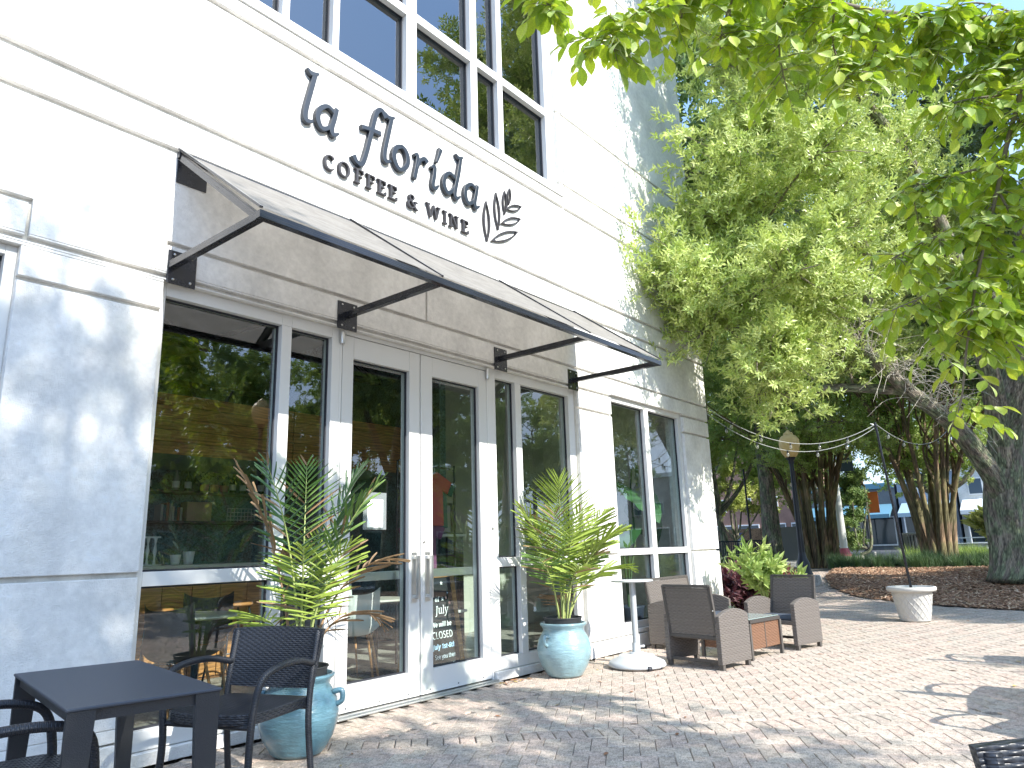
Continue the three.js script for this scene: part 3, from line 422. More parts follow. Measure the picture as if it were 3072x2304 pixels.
  const mkChair = (label, x, z, turn, mat) => { const t = thing('shell_chair', label, 'chair', [x, 0.019, z], turn, 'shell chairs inside the shop'); part(t, 'seat_shell', shellG, mat); for (const [a, b] of [[-1, -1], [1, -1], [-1, 1], [1, 1]]) part(t, 'leg', rod(V(a * 0.14, 0.455, b * 0.12), V(a * 0.22, 0, b * 0.2), 0.012, 0.01), M.oak); return t; };
  const wsh = std([0.66, 0.66, 0.63], 0.45), bsh = std([0.03, 0.03, 0.035], 0.5);
  mkChair('white shell chair just behind the left door', 0.0, -0.95, 2.6, wsh); mkChair('white shell chair deeper behind the left door', 0.6, -1.75, 0.4, wsh);
  mkChair('black shell chair behind the left window', -1.72, -0.85, 2.0, bsh); mkChair('black shell chair turned to the bar', -0.95, -1.9, -0.6, bsh); mkChair('dark shell chair behind the corner window', 3.9, -0.95, 1.1, bsh);
  const inTable = (label, x, z, h, r) => { const t = thing('cafe_table', label, 'table', [x, 0.019, z], 0, 'round tables inside the shop'); part(t, 'top', lathe([[0, h - 0.03], [r, h - 0.03], [r + 0.004, h - 0.015], [r, h], [0, h]], 40), std([0.5, 0.47, 0.42], 0.4)); part(t, 'post', rod(V(0, 0.02, 0), V(0, h - 0.03, 0), 0.03, 0.03, 14), M.blackmetal); part(t, 'foot', lathe([[0, 0], [0.24, 0], [0.24, 0.012], [0.04, 0.03], [0, 0.03]], 30), M.blackmetal); };
  inTable('round table with pale top behind the left door', 0.55, -1.3, 0.74, 0.34); inTable('round table with pale top behind the left window', -1.35, -1.3, 0.74, 0.34); inTable('round table behind the corner window', 4.6, -1.25, 0.74, 0.36);
  // bar stools at the service counter
  [-2.1, -1.3, -0.5].forEach((x, i) => { const t = thing('bar_stool', ['left', 'middle', 'right'][i] + ' black bar stool at the service counter', 'stool', [x, 0.019, -2.2], 0, 'bar stools at the counter'); part(t, 'seat', lathe([[0, 0.72], [0.17, 0.72], [0.18, 0.74], [0.17, 0.76], [0, 0.76]], 24), M.oak); for (const [a, b] of [[-1, -1], [1, -1], [-1, 1], [1, 1]]) part(t, 'leg', rod(V(a * 0.1, 0.72, b * 0.1), V(a * 0.19, 0, b * 0.19), 0.011, 0.011), M.blackmetal); part(t, 'foot_ring', new THREE.TorusGeometry(0.2, 0.008, 6, 24).rotateX(Math.PI / 2).translate(0, 0.25, 0), M.blackmetal); });
  // t-shirts hanging behind the right door
  const shirt = (() => { const s = new THREE.Shape([[-0.1, 0.62], [-0.04, 0.585], [0.04, 0.585], [0.1, 0.62], [0.29, 0.5], [0.24, 0.38], [0.17, 0.42], [0.18, 0], [-0.18, 0], [-0.17, 0.42], [-0.24, 0.38], [-0.29, 0.5]].map((p) => new THREE.Vector2(...p))); return flat(new THREE.ExtrudeGeometry(s, { depth: 0.03, bevelEnabled: true, bevelThickness: 0.012, bevelSize: 0.008, bevelSegments: 2 })); })();
  [[1.55, 1.52, -1.55, [0.5, 0.08, 0.07], 'red'], [1.75, 1.5, -1.68, [0.03, 0.12, 0.10], 'dark green'], [1.5, 0.98, -1.62, [0.17, 0.06, 0.13], 'plum']].forEach(([x, y, z, c, w]) => { const t = thing('t_shirt', w + ' t-shirt on display behind the right door', 'shirt', [x, y, z], -0.3); part(t, 'cloth', shirt, std(c, 0.95)); part(t, 'hanger', curve([V(-0.16, 0.6, 0.015), V(0, 0.66, 0.015), V(0.02, 0.74, 0.015)], 10).length ? tubeV(curve([V(-0.16, 0.58, 0.015), V(0, 0.65, 0.015), V(0.015, 0.74, 0.015)], 10), 0.005, 6) : null, M.steel); });
  { const t = thing('clothes_rail', 'dark steel clothes rail behind the right door', 'rail', [0, 0, 0]); part(t, 'rail', rod(V(1.15, 2.27, -1.62), V(2.1, 2.22, -1.68), 0.012), M.blackmetal); for (const x of [1.15, 2.1]) part(t, 'post', rod(V(x, 0.019, -1.65), V(x, 2.27, -1.65), 0.014), M.blackmetal); }
  // sideboard with framed pictures right of the doors
  { const t = thing('sideboard', 'dark open sideboard behind the right storefront window', 'shelf', [0, 0, 0]); for (const y of [0.45, 0.95, 1.4]) part(t, 'board', rbox(3.0 - 1.0, 2.58, y, y + 0.03, -2.3, -1.9, 0.003), M.whitepaint); for (const x of [2.0, 2.55]) part(t, 'post', bar(V(x + 0.015, 0.019, -2.1), V(x + 0.015, 1.45, -2.1), 0.04, 0.3), M.blackmetal); }
  { const t = thing('picture_frame', 'black framed picture on the sideboard', 'picture', [2.28, 1.431, -2.0], 0.1); part(t, 'frame', [bar(V(-0.14, 0.015, 0), V(0.14, 0.015, 0), 0.03), bar(V(-0.14, 0.385, 0), V(0.14, 0.385, 0), 0.03), bar(V(-0.14, 0.0, 0), V(-0.14, 0.4, 0), 0.0301), bar(V(0.14, 0.0, 0), V(0.14, 0.4, 0), 0.0301)], M.blackmetal); part(t, 'print', box(-0.13, 0.13, 0.02, 0.38, -0.008, -0.002), std([0.35, 0.36, 0.33], 0.6)); }
  // chalkboard
  {
    const t = thing('chalkboard', 'wooden framed chalkboard with a closed notice behind the right door', 'chalkboard', [0.66, 0.019, -0.38], 0.12);
    const cv = document.createElement('canvas'); cv.width = 512; cv.height = 1024; const x = cv.getContext('2d'); x.fillStyle = '#1d2123'; x.fillRect(0, 0, 512, 1024); x.textAlign = 'center'; x.fillStyle = '#f2f2f2';
    const star = (cx, cy, r, c) => { x.fillStyle = c; x.beginPath(); for (let i = 0; i < 10; i++) { const a = -Math.PI / 2 + i * Math.PI / 5, q = i % 2 ? r * 0.42 : r; x.lineTo(cx + q * Math.cos(a), cy + q * Math.sin(a)); } x.fill(); x.fillStyle = '#f2f2f2'; };
    const w = (s, px, py, f) => { x.font = f; x.fillText(s, px, py); };
    w('of', 230, 255, 'italic bold 74px serif'); w('July', 290, 385, 'italic 118px serif'); w('We will be', 255, 520, 'italic bold 70px sans-serif'); w('CLOSED', 256, 640, '100px sans-serif'); x.fillStyle = '#bfe0ff'; w('July 1st-6th', 256, 745, 'italic bold 70px sans-serif'); x.fillStyle = '#dfe8f2'; w('See you then', 262, 845, '62px sans-serif'); w('July 8th', 290, 945, 'italic bold 64px sans-serif');
    star(345, 60, 26, '#ffffff'); star(330, 230, 28, '#ffffff'); star(395, 220, 24, '#f0c0b8'); star(430, 170, 18, '#cfe2ff'); star(450, 280, 22, '#f3a9a0');
    const tex = new THREE.CanvasTexture(cv); tex.colorSpace = THREE.SRGBColorSpace;
    const lean = (g) => g.rotateX(-0.16);
    part(t, 'board', lean(new THREE.PlaneGeometry(0.46, 0.9).translate(0, 0.5, 0.012)), std([1, 1, 1], 0.8, { map: tex }));
    part(t, 'backing', lean(box(-0.235, 0.235, 0.04, 0.96, -0.01, 0.008)), M.blackmetal);
    const pine = std([0.62, 0.42, 0.2], 0.55, { map: rep(T.wood, 1, 2) });
    for (const s of [-1, 1]) part(t, 'frame_side', lean(rbox(s * 0.255 - 0.028, s * 0.255 + 0.028, 0.0, 1.0, -0.012, 0.024, 0.003)), pine);
    part(t, 'frame_top', lean(rbox(-0.226, 0.226, 0.952, 1.0, -0.011, 0.022, 0.003)), pine); part(t, 'frame_bottom', lean(rbox(-0.226, 0.226, 0.03, 0.06, -0.011, 0.022, 0.003)), pine);
    for (const s of [-1, 1]) part(t, 'rear_leg', bar(V(s * 0.24, 0.97, -0.17), V(s * 0.24, 0, -0.42), 0.04, 0.02), pine);
  }
  // notice on the left door
  {
    const t = thing('door_notice', 'white printed notice in a clear sleeve on the left door', 'notice', [-0.475, 1.56, -0.108]);
    const cv = document.createElement('canvas'); cv.width = 128; cv.height = 160; const x = cv.getContext('2d'); x.fillStyle = '#f4f5f4'; x.fillRect(0, 0, 128, 160); x.fillStyle = '#9aa0a6'; for (let i = 0; i < 13; i++) x.fillRect(16 + (i % 3) * 4, 16 + i * 10, 70 + ((i * 37) % 26), 2.2); const tex = new THREE.CanvasTexture(cv); tex.colorSpace = THREE.SRGBColorSpace;
    part(t, 'sleeve', rbox(-0.125, 0.125, -0.155, 0.155, -0.003, 0.001, 0.0008, 1), phys([0.75, 0.8, 0.8], 0.25, { transmission: 0.8, thickness: 0 })); part(t, 'paper', new THREE.PlaneGeometry(0.17, 0.235).translate(0, -0.02, 0.003), std([1, 1, 1], 0.8, { map: tex }));
  }
  // large leafed plant in the corner window
  {
    const t = thing('elephant_ear_plant', 'tall potted plant with huge heart shaped leaves in the corner window', 'plant', [4.85, 0.019, -0.85]);
    part(t, 'pot', lathe([[0, 0], [0.17, 0], [0.22, 0.34], [0.23, 0.36], [0.2, 0.36], [0, 0.32]], 28), std([0.04, 0.05, 0.08], 0.4));
    const lm = phys([0.06, 0.16, 0.05], 0.4, { transmission: 0.3, thickness: 0 });
    const big = (() => { const pos = [], idx = []; for (let j = 0; j <= 12; j++) for (let i = 0; i <= 8; i++) { const v = j / 12, u = i / 8 - 0.5, w = 0.34 * Math.pow(Math.sin(Math.PI * Math.pow(0.06 + 0.94 * v, 0.62)), 0.9); pos.push(u * 2 * w, -0.12 * v * v + 0.05 * Math.abs(u) + 0.012 * Math.sin(v * 26) * Math.abs(u) * 2, v * 0.62 - (0.14 * Math.abs(u) * 2) * (1 - v) * (v < 0.2 ? 1 : 0.6)); } for (let j = 0; j < 12; j++) for (let i = 0; i < 8; i++) { const a = j * 9 + i; idx.push(a, a + 9, a + 1, a + 1, a + 9, a + 10); } const g = new THREE.BufferGeometry(); g.setAttribute('position', new THREE.Float32BufferAttribute(pos, 3)); g.setAttribute('uv', new THREE.Float32BufferAttribute(new Float32Array(pos.length / 3 * 2), 2)); g.setIndex(idx); g.computeVertexNormals(); return flat(g); })();
    for (const [dx, h, dz, ry, rx, s] of [[0.1, 2.45, 0.15, 0.6, 1.3, 1.15], [-0.05, 2.0, 0.22, -0.2, 0.7, 1.1], [0.3, 1.7, 0.1, 1.3, 0.9, 1.0], [-0.25, 1.5, 0.1, -1.2, 0.8, 0.9]]) { const st = part(t, 'stalk', tubeV(curve([V(0, 0.3, 0), V(dx * 0.3, h * 0.5, dz * 0.3), V(dx, h, dz)], 14), 0.014, 8), std([0.06, 0.1, 0.05], 0.5)); const lf = part(t, 'leaf', big, lm); lf.position.set(dx, h, dz); lf.rotation.set(rx, ry, 0, 'YXZ'); lf.scale.setScalar(s); }
  }
}

// ---------------------------------------------------------------- furniture outside
M.weaveBlack = phys([0.022, 0.026, 0.035], 0.36, { map: rep(T.weaveCol, 23, 23), bumpMap: rep(T.weave, 23, 23), bumpScale: 0.006 });
M.weaveTube = phys([0.022, 0.026, 0.035], 0.4, { map: rep(T.weaveCol, 30, 40), bumpMap: rep(T.weave, 30, 40), bumpScale: 0.003 });
M.tableTop = phys([0.042, 0.05, 0.065], 0.5, { bumpMap: rep(T.grit, 5), bumpScale: 0.0004 });
M.tableLeg = phys([0.022, 0.024, 0.028], 0.45, { bumpMap: rep(T.grit, 4), bumpScale: 0.0006 });
// black table: x0..x1, z0..z1 skewed a little
function blackTable(label, cx, cz, w, d, turn, h = 0.74) {
  const t = thing('black_table', label, 'table', [cx, 0, cz], turn, 'black terrace tables');
  part(t, 'top', rbox(-w / 2, w / 2, h - 0.012, h, -d / 2, d / 2, 0.005), M.tableTop);
  part(t, 'apron', [box(-w / 2 + 0.03, w / 2 - 0.03, h - 0.05, h - 0.0125, -d / 2 + 0.02, -d / 2 + 0.05), box(-w / 2 + 0.03, w / 2 - 0.03, h - 0.05, h - 0.0125, d / 2 - 0.05, d / 2 - 0.02), box(-w / 2 + 0.02, -w / 2 + 0.05, h - 0.05, h - 0.0125, -d / 2 + 0.051, d / 2 - 0.051), box(w / 2 - 0.05, w / 2 - 0.02, h - 0.05, h - 0.0125, -d / 2 + 0.051, d / 2 - 0.051)], M.tableLeg);
  for (const [a, b] of [[-1, -1], [1, -1], [-1, 1], [1, 1]]) { // tapering L shaped leg
    const x = a * (w / 2 - 0.006), z = b * (d / 2 - 0.006), f = (s0, s1) => { const p = []; const q = (yy, s) => p.push([x, yy, z], [x - a * s, yy, z], [x - a * s, yy, z - b * 0.03], [x, yy, z - b * 0.03]); q(h - 0.0128, s0); q(0.004, s1); const idx = []; for (let k = 0; k < 4; k++) idx.push(k, (k + 1) % 4, k + 4, (k + 1) % 4, ((k + 1) % 4) + 4, k + 4); idx.push(4, 5, 6, 4, 6, 7); const g = new THREE.BufferGeometry(); g.setAttribute('position', new THREE.Float32BufferAttribute(p.flat(), 3)); g.setIndex(idx); const m = muv(g); m.computeVertexNormals(); return m; };
    part(t, 'leg', f(0.085, 0.05), M.tableLeg);
  }
  return t;
}
// woven black armchair; faces local +z, seat 0.44
function wovenChair(label, x, z, turn) {
  const t = thing('woven_armchair', label, 'chair', [x, 0, z], turn, 'black woven terrace chairs'), r = 0.018, W = 0.275;
  const bent = (w, h0, h1, th, lean, cv) => { const nx = 16, ny = 10, top = [], P = []; for (const s of [1, -1]) for (let j = 0; j <= ny; j++) for (let i = 0; i <= nx; i++) { const u = i / nx - 0.5, v = j / ny; const hw = w * (0.94 + 0.06 * v); P.push(u * 2 * hw, lerp(h0, h1, v) + (v - 0.5) * 0.02 * (1 - 4 * u * u) - 0.0, -0.25 - lean * v - cv * (1 - 4 * u * u) + s * th); } const idx = [], N = (nx + 1) * (ny + 1); for (let j = 0; j < ny; j++) for (let i = 0; i < nx; i++) { const a = j * (nx + 1) + i; idx.push(a, a + 1, a + nx + 1, a + 1, a + nx + 2, a + nx + 1, N + a, N + a + nx + 1, N + a + 1, N + a + 1, N + a + nx + 1, N + a + nx + 2); } const rim = []; for (let i = 0; i < nx; i++) rim.push([i, i + 1], [ny * (nx + 1) + i + 1, ny * (nx + 1) + i]); for (let j = 0; j < ny; j++) rim.push([(j + 1) * (nx + 1), j * (nx + 1)], [j * (nx + 1) + nx, (j + 1) * (nx + 1) + nx]); for (const [a, b] of rim) idx.push(a, a + N, b, b, a + N, b + N); const g = new THREE.BufferGeometry(); g.setAttribute('position', new THREE.Float32BufferAttribute(P, 3)); g.setIndex(idx); const sm = g; sm.computeVertexNormals(); return toCreasedNormals(muv(sm), 0.7); };
  part(t, 'backrest', bent(W + 0.03, 0.5, 0.8, 0.014, 0.07, 0.035), M.weaveBlack);
  const seatS = new THREE.Shape(); seatS.moveTo(-0.25, -0.25); seatS.lineTo(0.25, -0.25); seatS.quadraticCurveTo(0.27, 0.1, 0.25, 0.19); seatS.quadraticCurveTo(0.2, 0.25, 0, 0.26); seatS.quadraticCurveTo(-0.2, 0.25, -0.25, 0.19); seatS.quadraticCurveTo(-0.27, 0.1, -0.25, -0.25);
  part(t, 'seat', muv(new THREE.ExtrudeGeometry(seatS, { depth: 0.03, bevelEnabled: true, bevelThickness: 0.012, bevelSize: 0.012, bevelSegments: 3, curveSegments: 8 }).rotateX(Math.PI / 2).translate(0, 0.445, 0)), M.weaveBlack);
  for (const s of [-1, 1]) {
    part(t, 'rear_leg', tubeV(curve([V(s * W, 0.79, -0.312), V(s * W, 0.5, -0.25), V(s * (W - 0.005), 0.3, -0.25), V(s * W, 0.0, -0.29)], 18), r, 10), M.weaveTube);
    part(t, 'arm', tubeV(curve([V(s * W, 0.625, -0.265), V(s * (W + 0.02), 0.66, -0.1), V(s * (W + 0.03), 0.655, 0.08), V(s * (W + 0.02), 0.61, 0.19), V(s * (W + 0.005), 0.48, 0.225), V(s * (W - 0.01), 0.3, 0.225), V(s * W, 0.0, 0.24)], 40), r, 10), M.weaveTube, 'arm running down into the front leg');
  }
  part(t, 'stretcher', [rod(V(-W, 0.405, -0.24), V(W, 0.405, -0.24), 0.014), rod(V(-W, 0.395, 0.215), V(W, 0.395, 0.215), 0.014)], M.weaveTube);
  return t;
}
blackTable('black rectangular metal table against the wall at the lower left', -3.165, 1.475, 0.5, 1.11, -0.165);
wovenChair('black woven armchair beside the blue pot, facing the table', -2.3, 0.98, -Math.PI / 2 + 0.35);
wovenChair('black woven armchair at the lower left corner, facing the table', -3.5, 1.45, Math.PI / 2 - 0.1);
wovenChair('black woven armchair at the lower right corner, only its back in view', -2.86, 4.84, 2.15 + Math.PI);
// chairs and table out of the picture at the right whose shadows fall on the paving
wovenChair('black woven armchair beyond the right edge, nearest the camera', 1.3, 4.75, -1.9);
wovenChair('black woven armchair beyond the right edge, by the middle of its table', 2.55, 4.5, 1.5);
wovenChair('black woven armchair beyond the right edge, farthest along', 4.45, 4.35, 1.7);
blackTable('black metal table beyond the right edge', 1.95, 4.95, 0.6, 0.6, 0.15);

// pale brown wicker lounge set
M.wicker = std([0.19, 0.165, 0.145], 0.6, { map: rep(T.weaveCol, 15, 15), bumpMap: rep(T.weave, 15, 15), bumpScale: 0.007 });
M.wickerRed = std([0.24, 0.12, 0.065], 0.6, { map: rep(T.weaveCol, 15, 15), bumpMap: rep(T.weave, 15, 15), bumpScale: 0.007 });
M.wickerEdge = std([0.13, 0.115, 0.10], 0.55, { map: rep(T.weaveCol, 40, 40), bumpMap: rep(T.weave, 40, 40), bumpScale: 0.003 });
function lounge(name, label, x, z, turn, W = 0.62) { // faces local +z; W outer width
  const t = thing(name, label, name === 'wicker_loveseat' ? 'sofa' : 'chair', [x, 0, z], turn, name === 'wicker_loveseat' ? null : 'wicker lounge chairs'), D = 0.52, th = 0.045;
  for (const s of [-1, 1]) { const sh = new THREE.Shape(); sh.moveTo(-D / 2, 0.06); sh.lineTo(D / 2, 0.06); sh.lineTo(D / 2, 0.5); sh.quadraticCurveTo(0.03, 0.62, -D / 2, 0.5); sh.lineTo(-D / 2, 0.06);
    const g = new THREE.ExtrudeGeometry(sh, { depth: th, bevelEnabled: true, bevelThickness: 0.006, bevelSize: 0.006, bevelSegments: 2, curveSegments: 12 }).rotateY(-Math.PI / 2).translate(s * (W / 2 - th / 2) + th / 2, 0, 0); const a = part(t, 'arm', muv(g), M.wicker);
    for (const q of [-1, 1]) part(t, 'leg', rbox(s * (W / 2 - th / 2) - 0.022, s * (W / 2 - th / 2) + 0.022, 0, 0.07, q * (D / 2 - 0.03) - 0.022, q * (D / 2 - 0.03) + 0.022, 0.003), M.wickerEdge); }
  const w = W / 2 - th - 0.006;
  // reclined back with frame and woven infill
  const tilt = (g) => g.rotateX(-0.14).translate(0, 0, 0);
  const lean = (y) => -D / 2 + 0.03 - (y - 0.3) * 0.16;
  part(t, 'backrest', muv(new RoundedBoxGeometry(2 * w - 0.03, 0.47, 0.02, 1, 0.006).rotateX(-0.16).translate(0, 0.545, lean(0.545))), M.wicker);
  part(t, 'back_frame', [bar(V(-w, 0.29, lean(0.29)), V(-w, 0.8, lean(0.8)), 0.03, 0.035), bar(V(w, 0.29, lean(0.29)), V(w, 0.8, lean(0.8)), 0.03, 0.035), bar(V(-w, 0.795, lean(0.795)), V(w, 0.795, lean(0.795)), 0.032, 0.03), bar(V(-w, 0.3, lean(0.3)), V(w, 0.3, lean(0.3)), 0.04, 0.03)], M.wickerEdge);
  part(t, 'seat', rbox(-w, w, 0.27, 0.32, -D / 2 + 0.05, D / 2 - 0.01, 0.012), M.wicker);
  part(t, 'seat_cushion', rbox(-w + 0.01, w - 0.01, 0.321, 0.355, -D / 2 + 0.07, D / 2 - 0.02, 0.015), std([0.05, 0.065, 0.09], 0.9));
  part(t, 'stretcher', bar(V(-w, 0.075, -D / 2 + 0.03), V(w, 0.075, -D / 2 + 0.03), 0.025, 0.03), M.wickerEdge);
  part(t, 'screw', [0.36, 0.56].map((y) => rod(V(-w - 0.01, y, lean(y) - 0.015), V(-w - 0.01, y, lean(y) - 0.024), 0.006, 0.006, 8)), M.steel);
  return t;
}
lounge('wicker_armchair', 'brown wicker armchair seen from behind, in front of the low table', 2.8, 1.27, Math.PI / 2 - 0.16, 0.66);
lounge('wicker_armchair', 'brown wicker armchair facing the low table, nearest the plaza', 4.5, 1.46, -Math.PI / 2 - 0.22, 0.66);
lounge('wicker_loveseat', 'brown wicker loveseat with its back to the corner window', 4.22, 0.42, 0.0, 1.24);
{
  const t = thing('wicker_low_table', 'low wicker table with glass top between the wicker armchairs', 'table', [3.62, 0, 1.3], -0.13), w = 0.33, d = 0.29;
  part(t, 'glass_top', rbox(-w, w, 0.405, 0.413, -d, d, 0.003), phys([0.55, 0.66, 0.62], 0.02, { transmission: 0.55, thickness: 0, ior: 1.6 }));
  part(t, 'rim', [bar(V(-w, 0.385, -d), V(w, 0.385, -d), 0.03, 0.035), bar(V(-w, 0.385, d), V(w, 0.385, d), 0.03, 0.035), bar(V(-w, 0.385, -d + 0.02), V(-w, 0.385, d - 0.02), 0.0301, 0.0351), bar(V(w, 0.385, -d + 0.02), V(w, 0.385, d - 0.02), 0.0301, 0.0351)], M.wicker);
  for (const [a, b] of [[-1, -1], [1, -1], [-1, 1], [1, 1]]) part(t, 'leg', rbox(a * w - 0.018, a * w + 0.018, 0, 0.366, b * d - 0.018, b * d + 0.018, 0.004), M.wickerEdge);
  for (const s of [-1, 1]) { for (const [p, q] of [[-d + 0.02, -0.006], [0.006, d - 0.02]]) part(t, 'side_panel', rbox(s * (w - 0.005) - 0.006, s * (w - 0.005) + 0.006, 0.1, 0.365, p, q, 0.002, 1), M.wickerRed, 'reddish woven panel'); part(t, 'post', bar(V(s * (w - 0.005), 0.09, 0), V(s * (w - 0.005), 0.37, 0), 0.016), M.wickerEdge); }
  for (const [p, q] of [[-w + 0.02, -0.006], [0.006, w - 0.02]]) part(t, 'front_panel', rbox(p, q, 0.1, 0.365, d - 0.012, d - 0.002, 0.002, 1), M.wickerRed, 'reddish woven panel');
  part(t, 'post', bar(V(0, 0.09, d - 0.006), V(0, 0.37, d - 0.006), 0.016), M.wickerEdge);
}
{ // small white vase on the table and a cup
  solo('glass_tumbler', 'small clear tumbler on the low wicker table', 'glass', lathe([[0, 0], [0.03, 0], [0.036, 0.11], [0.033, 0.11], [0.027, 0.006], [0, 0.006]], 20).translate(3.55, 0.4135, 1.24), phys([0.85, 0.93, 0.88], 0.02, { transmission: 1, thickness: 0 }));
}
// white pedestal with round top (umbrella table)
{
  const t = thing('pedestal_table', 'white pedestal stand with round top and heavy domed base', 'table', [2.31, 0, 0.71]);
  const wm = phys([0.47, 0.49, 0.495], 0.45);
  part(t, 'base', lathe([[0, 0.012], [0.285, 0.012], [0.295, 0.03], [0.28, 0.065], [0.19, 0.105], [0.175, 0.125], [0.1, 0.135], [0, 0.135]], 48), wm);
  part(t, 'collar', lathe([[0.075, 0.135], [0.07, 0.15], [0.042, 0.155], [0.042, 0.24], [0.0335, 0.242]], 28), wm);
  part(t, 'pole', rod(V(0, 0.13, 0), V(0, 0.845, 0), 0.032, 0.032, 24), phys([0.45, 0.47, 0.48], 0.35, { metalness: 0.2 }));
  part(t, 'top', lathe([[0, 0.845], [0.215, 0.845], [0.22, 0.853], [0.215, 0.862], [0, 0.862]], 44), wm);
  part(t, 'knob', [rod(V(0.04, 0.2, 0.02), V(0.085, 0.2, 0.045), 0.01, 0.014, 12)], wm);
  for (const a of [0.4, 1.35]) part(t, 'wheel', rod(V(Math.cos(a) * -0.2 + 0.0, 0.024, 0.2 + Math.sin(a) * 0.06), V(Math.cos(a) * -0.2 + 0.035, 0.024, 0.215 + Math.sin(a) * 0.06), 0.024, 0.024, 16), M.gasket);
}
// white planter with a light pole
{
  const t = thing('white_planter', 'white basket-weave planter holding the light pole', 'planter', [7.98, 0, 2.2]);
  const wm = std([0.50, 0.49, 0.455], 0.8);
  part(t, 'pot', lathe([[0, 0.003], [0.2, 0.003], [0.205, 0.02], [0.275, 0.42], [0.275, 0.425], [0.325, 0.43], [0.34, 0.46], [0.335, 0.495], [0.315, 0.5], [0.29, 0.495], [0.255, 0.43], [0, 0.41]], 56), wm);
  const strip = (a0, dir) => { const pts = []; for (let i = 0; i <= 14; i++) { const v = i / 14, y = 0.04 + v * 0.36, r = lerp(0.207, 0.272, v) + 0.001, a = a0 + dir * v * 1.0; pts.push(V(Math.cos(a) * r, y, Math.sin(a) * r)); } return tubeV(pts, 0.006, 5); };
  for (let k = 0; k < 18; k++) for (const d of [-1, 1]) part(t, 'weave_rib', strip((k / 18) * Math.PI * 2, d), wm);
  part(t, 'soil', lathe([[0, 0.43], [0.255, 0.43]], 28), M.soil);
  const p = thing('light_pole', 'thin dark pole standing in the white planter', 'pole', [7.98, 0.44, 2.2]);
  part(p, 'shaft', rod(V(0.02, 0, 0), V(-0.3, 2.55, -0.1), 0.02, 0.017, 10), M.blackmetal); part(p, 'hook', rod(V(-0.29, 2.5, -0.1), V(-0.33, 2.53, -0.16), 0.008, 0.008), M.steel);
}
// string lights from the corner of the building to the pole
{
  R = rngOf(9);
  const mk = (label, a, b, sag) => { const t = thing('string_lights', label, 'string lights', [0, 0, 0], 0, 'string lights'); const pts = []; for (let i = 0; i <= 40; i++) { const u = i / 40; pts.push(V(lerp(a.x, b.x, u), lerp(a.y, b.y, u) - sag * 4 * u * (1 - u), lerp(a.z, b.z, u))); } part(t, 'cable', tubeV(pts, 0.006, 6), std([0.42, 0.43, 0.42], 0.5)); for (let i = 5; i < 39; i += 7) { const p = pts[i]; const b = part(t, 'bulb', at(lathe([[0, -0.1], [0.014, -0.094], [0.022, -0.07], [0.02, -0.05], [0.011, -0.032], [0, -0.03]], 12), p.x, p.y, p.z), phys([0.75, 0.75, 0.7], 0.05, { transmission: 0.8, thickness: 0 })); part(b, 'socket', rod(V(p.x, p.y, p.z), V(p.x, p.y - 0.04, p.z), 0.014, 0.014, 8), M.gasket); } };
  mk('string of bulbs from the building corner to the planter pole, upper', V(6.21, 3.3, 0.05), V(7.68, 2.95, 2.09), 0.42); mk('string of bulbs from the building corner to the planter pole, lower', V(6.215, 3.28, -0.05), V(7.68, 2.9, 2.08), 0.5);
  mk('string of bulbs from the pole out over the plaza', V(7.68, 2.97, 2.1), V(13.1, 3.4, 2.3), 0.3);
}
// glazed blue pots with palms
M.glaze = phys([0.13, 0.27, 0.34], 0.3, { clearcoat: 0.6, clearcoatRoughness: 0.12, map: rep(T.wallCol, 3), bumpMap: rep(T.smudge, 2, 6), bumpScale: 0.0025 });
M.glazePale = phys([0.25, 0.40, 0.45], 0.3, { clearcoat: 0.5, clearcoatRoughness: 0.15, map: rep(T.wallCol, 3), bumpMap: rep(T.smudge, 2, 6), bumpScale: 0.0025 });
const potProf = [[0, 0.004], [0.15, 0.004], [0.165, 0.02], [0.215, 0.1], [0.245, 0.19], [0.25, 0.25], [0.235, 0.32], [0.2, 0.38], [0.185, 0.405], [0.195, 0.43], [0.215, 0.45], [0.218, 0.465], [0.205, 0.472], [0.19, 0.46], [0.17, 0.42], [0.17, 0.3], [0, 0.28]];
const leafletG = (() => { // unit leaflet along +z, length 1, width 1
  const pos = [], idx = []; const n = 5; for (let i = 0; i <= n; i++) { const v = i / n, w = 0.5 * Math.pow(Math.sin(Math.PI * (0.08 + 0.92 * Math.pow(v, 0.75)) * 0.98), 0.8) * (i === n ? 0 : 1); pos.push(-w, 0.12 * w, v, 0, -0.1 * v * v * 0.6, v, w, 0.12 * w, v); } for (let i = 0; i < n; i++) for (let k = 0; k < 2; k++) { const a = i * 3 + k; idx.push(a, a + 3, a + 1, a + 1, a + 3, a + 4); } const g = new THREE.BufferGeometry(); g.setAttribute('position', new THREE.Float32BufferAttribute(pos, 3)); g.setAttribute('uv', new THREE.Float32BufferAttribute(new Float32Array(n * 6 + 6), 2)); g.setIndex(idx); g.computeVertexNormals(); return flat(g); })();
const leafMat = (c, tr = 0.4, ro = 0.85) => phys(c, ro, { transmission: tr, thickness: 0 });
M.palmA = leafMat([0.33, 0.44, 0.055]); M.palmB = leafMat([0.18, 0.32, 0.06]); M.palmC = leafMat([0.09, 0.2, 0.07]); M.palmDry = leafMat([0.34, 0.22, 0.11], 0.2, 0.8);
M.stem = std([0.36, 0.42, 0.14], 0.6); M.stemDry = std([0.28, 0.18, 0.1], 0.8);
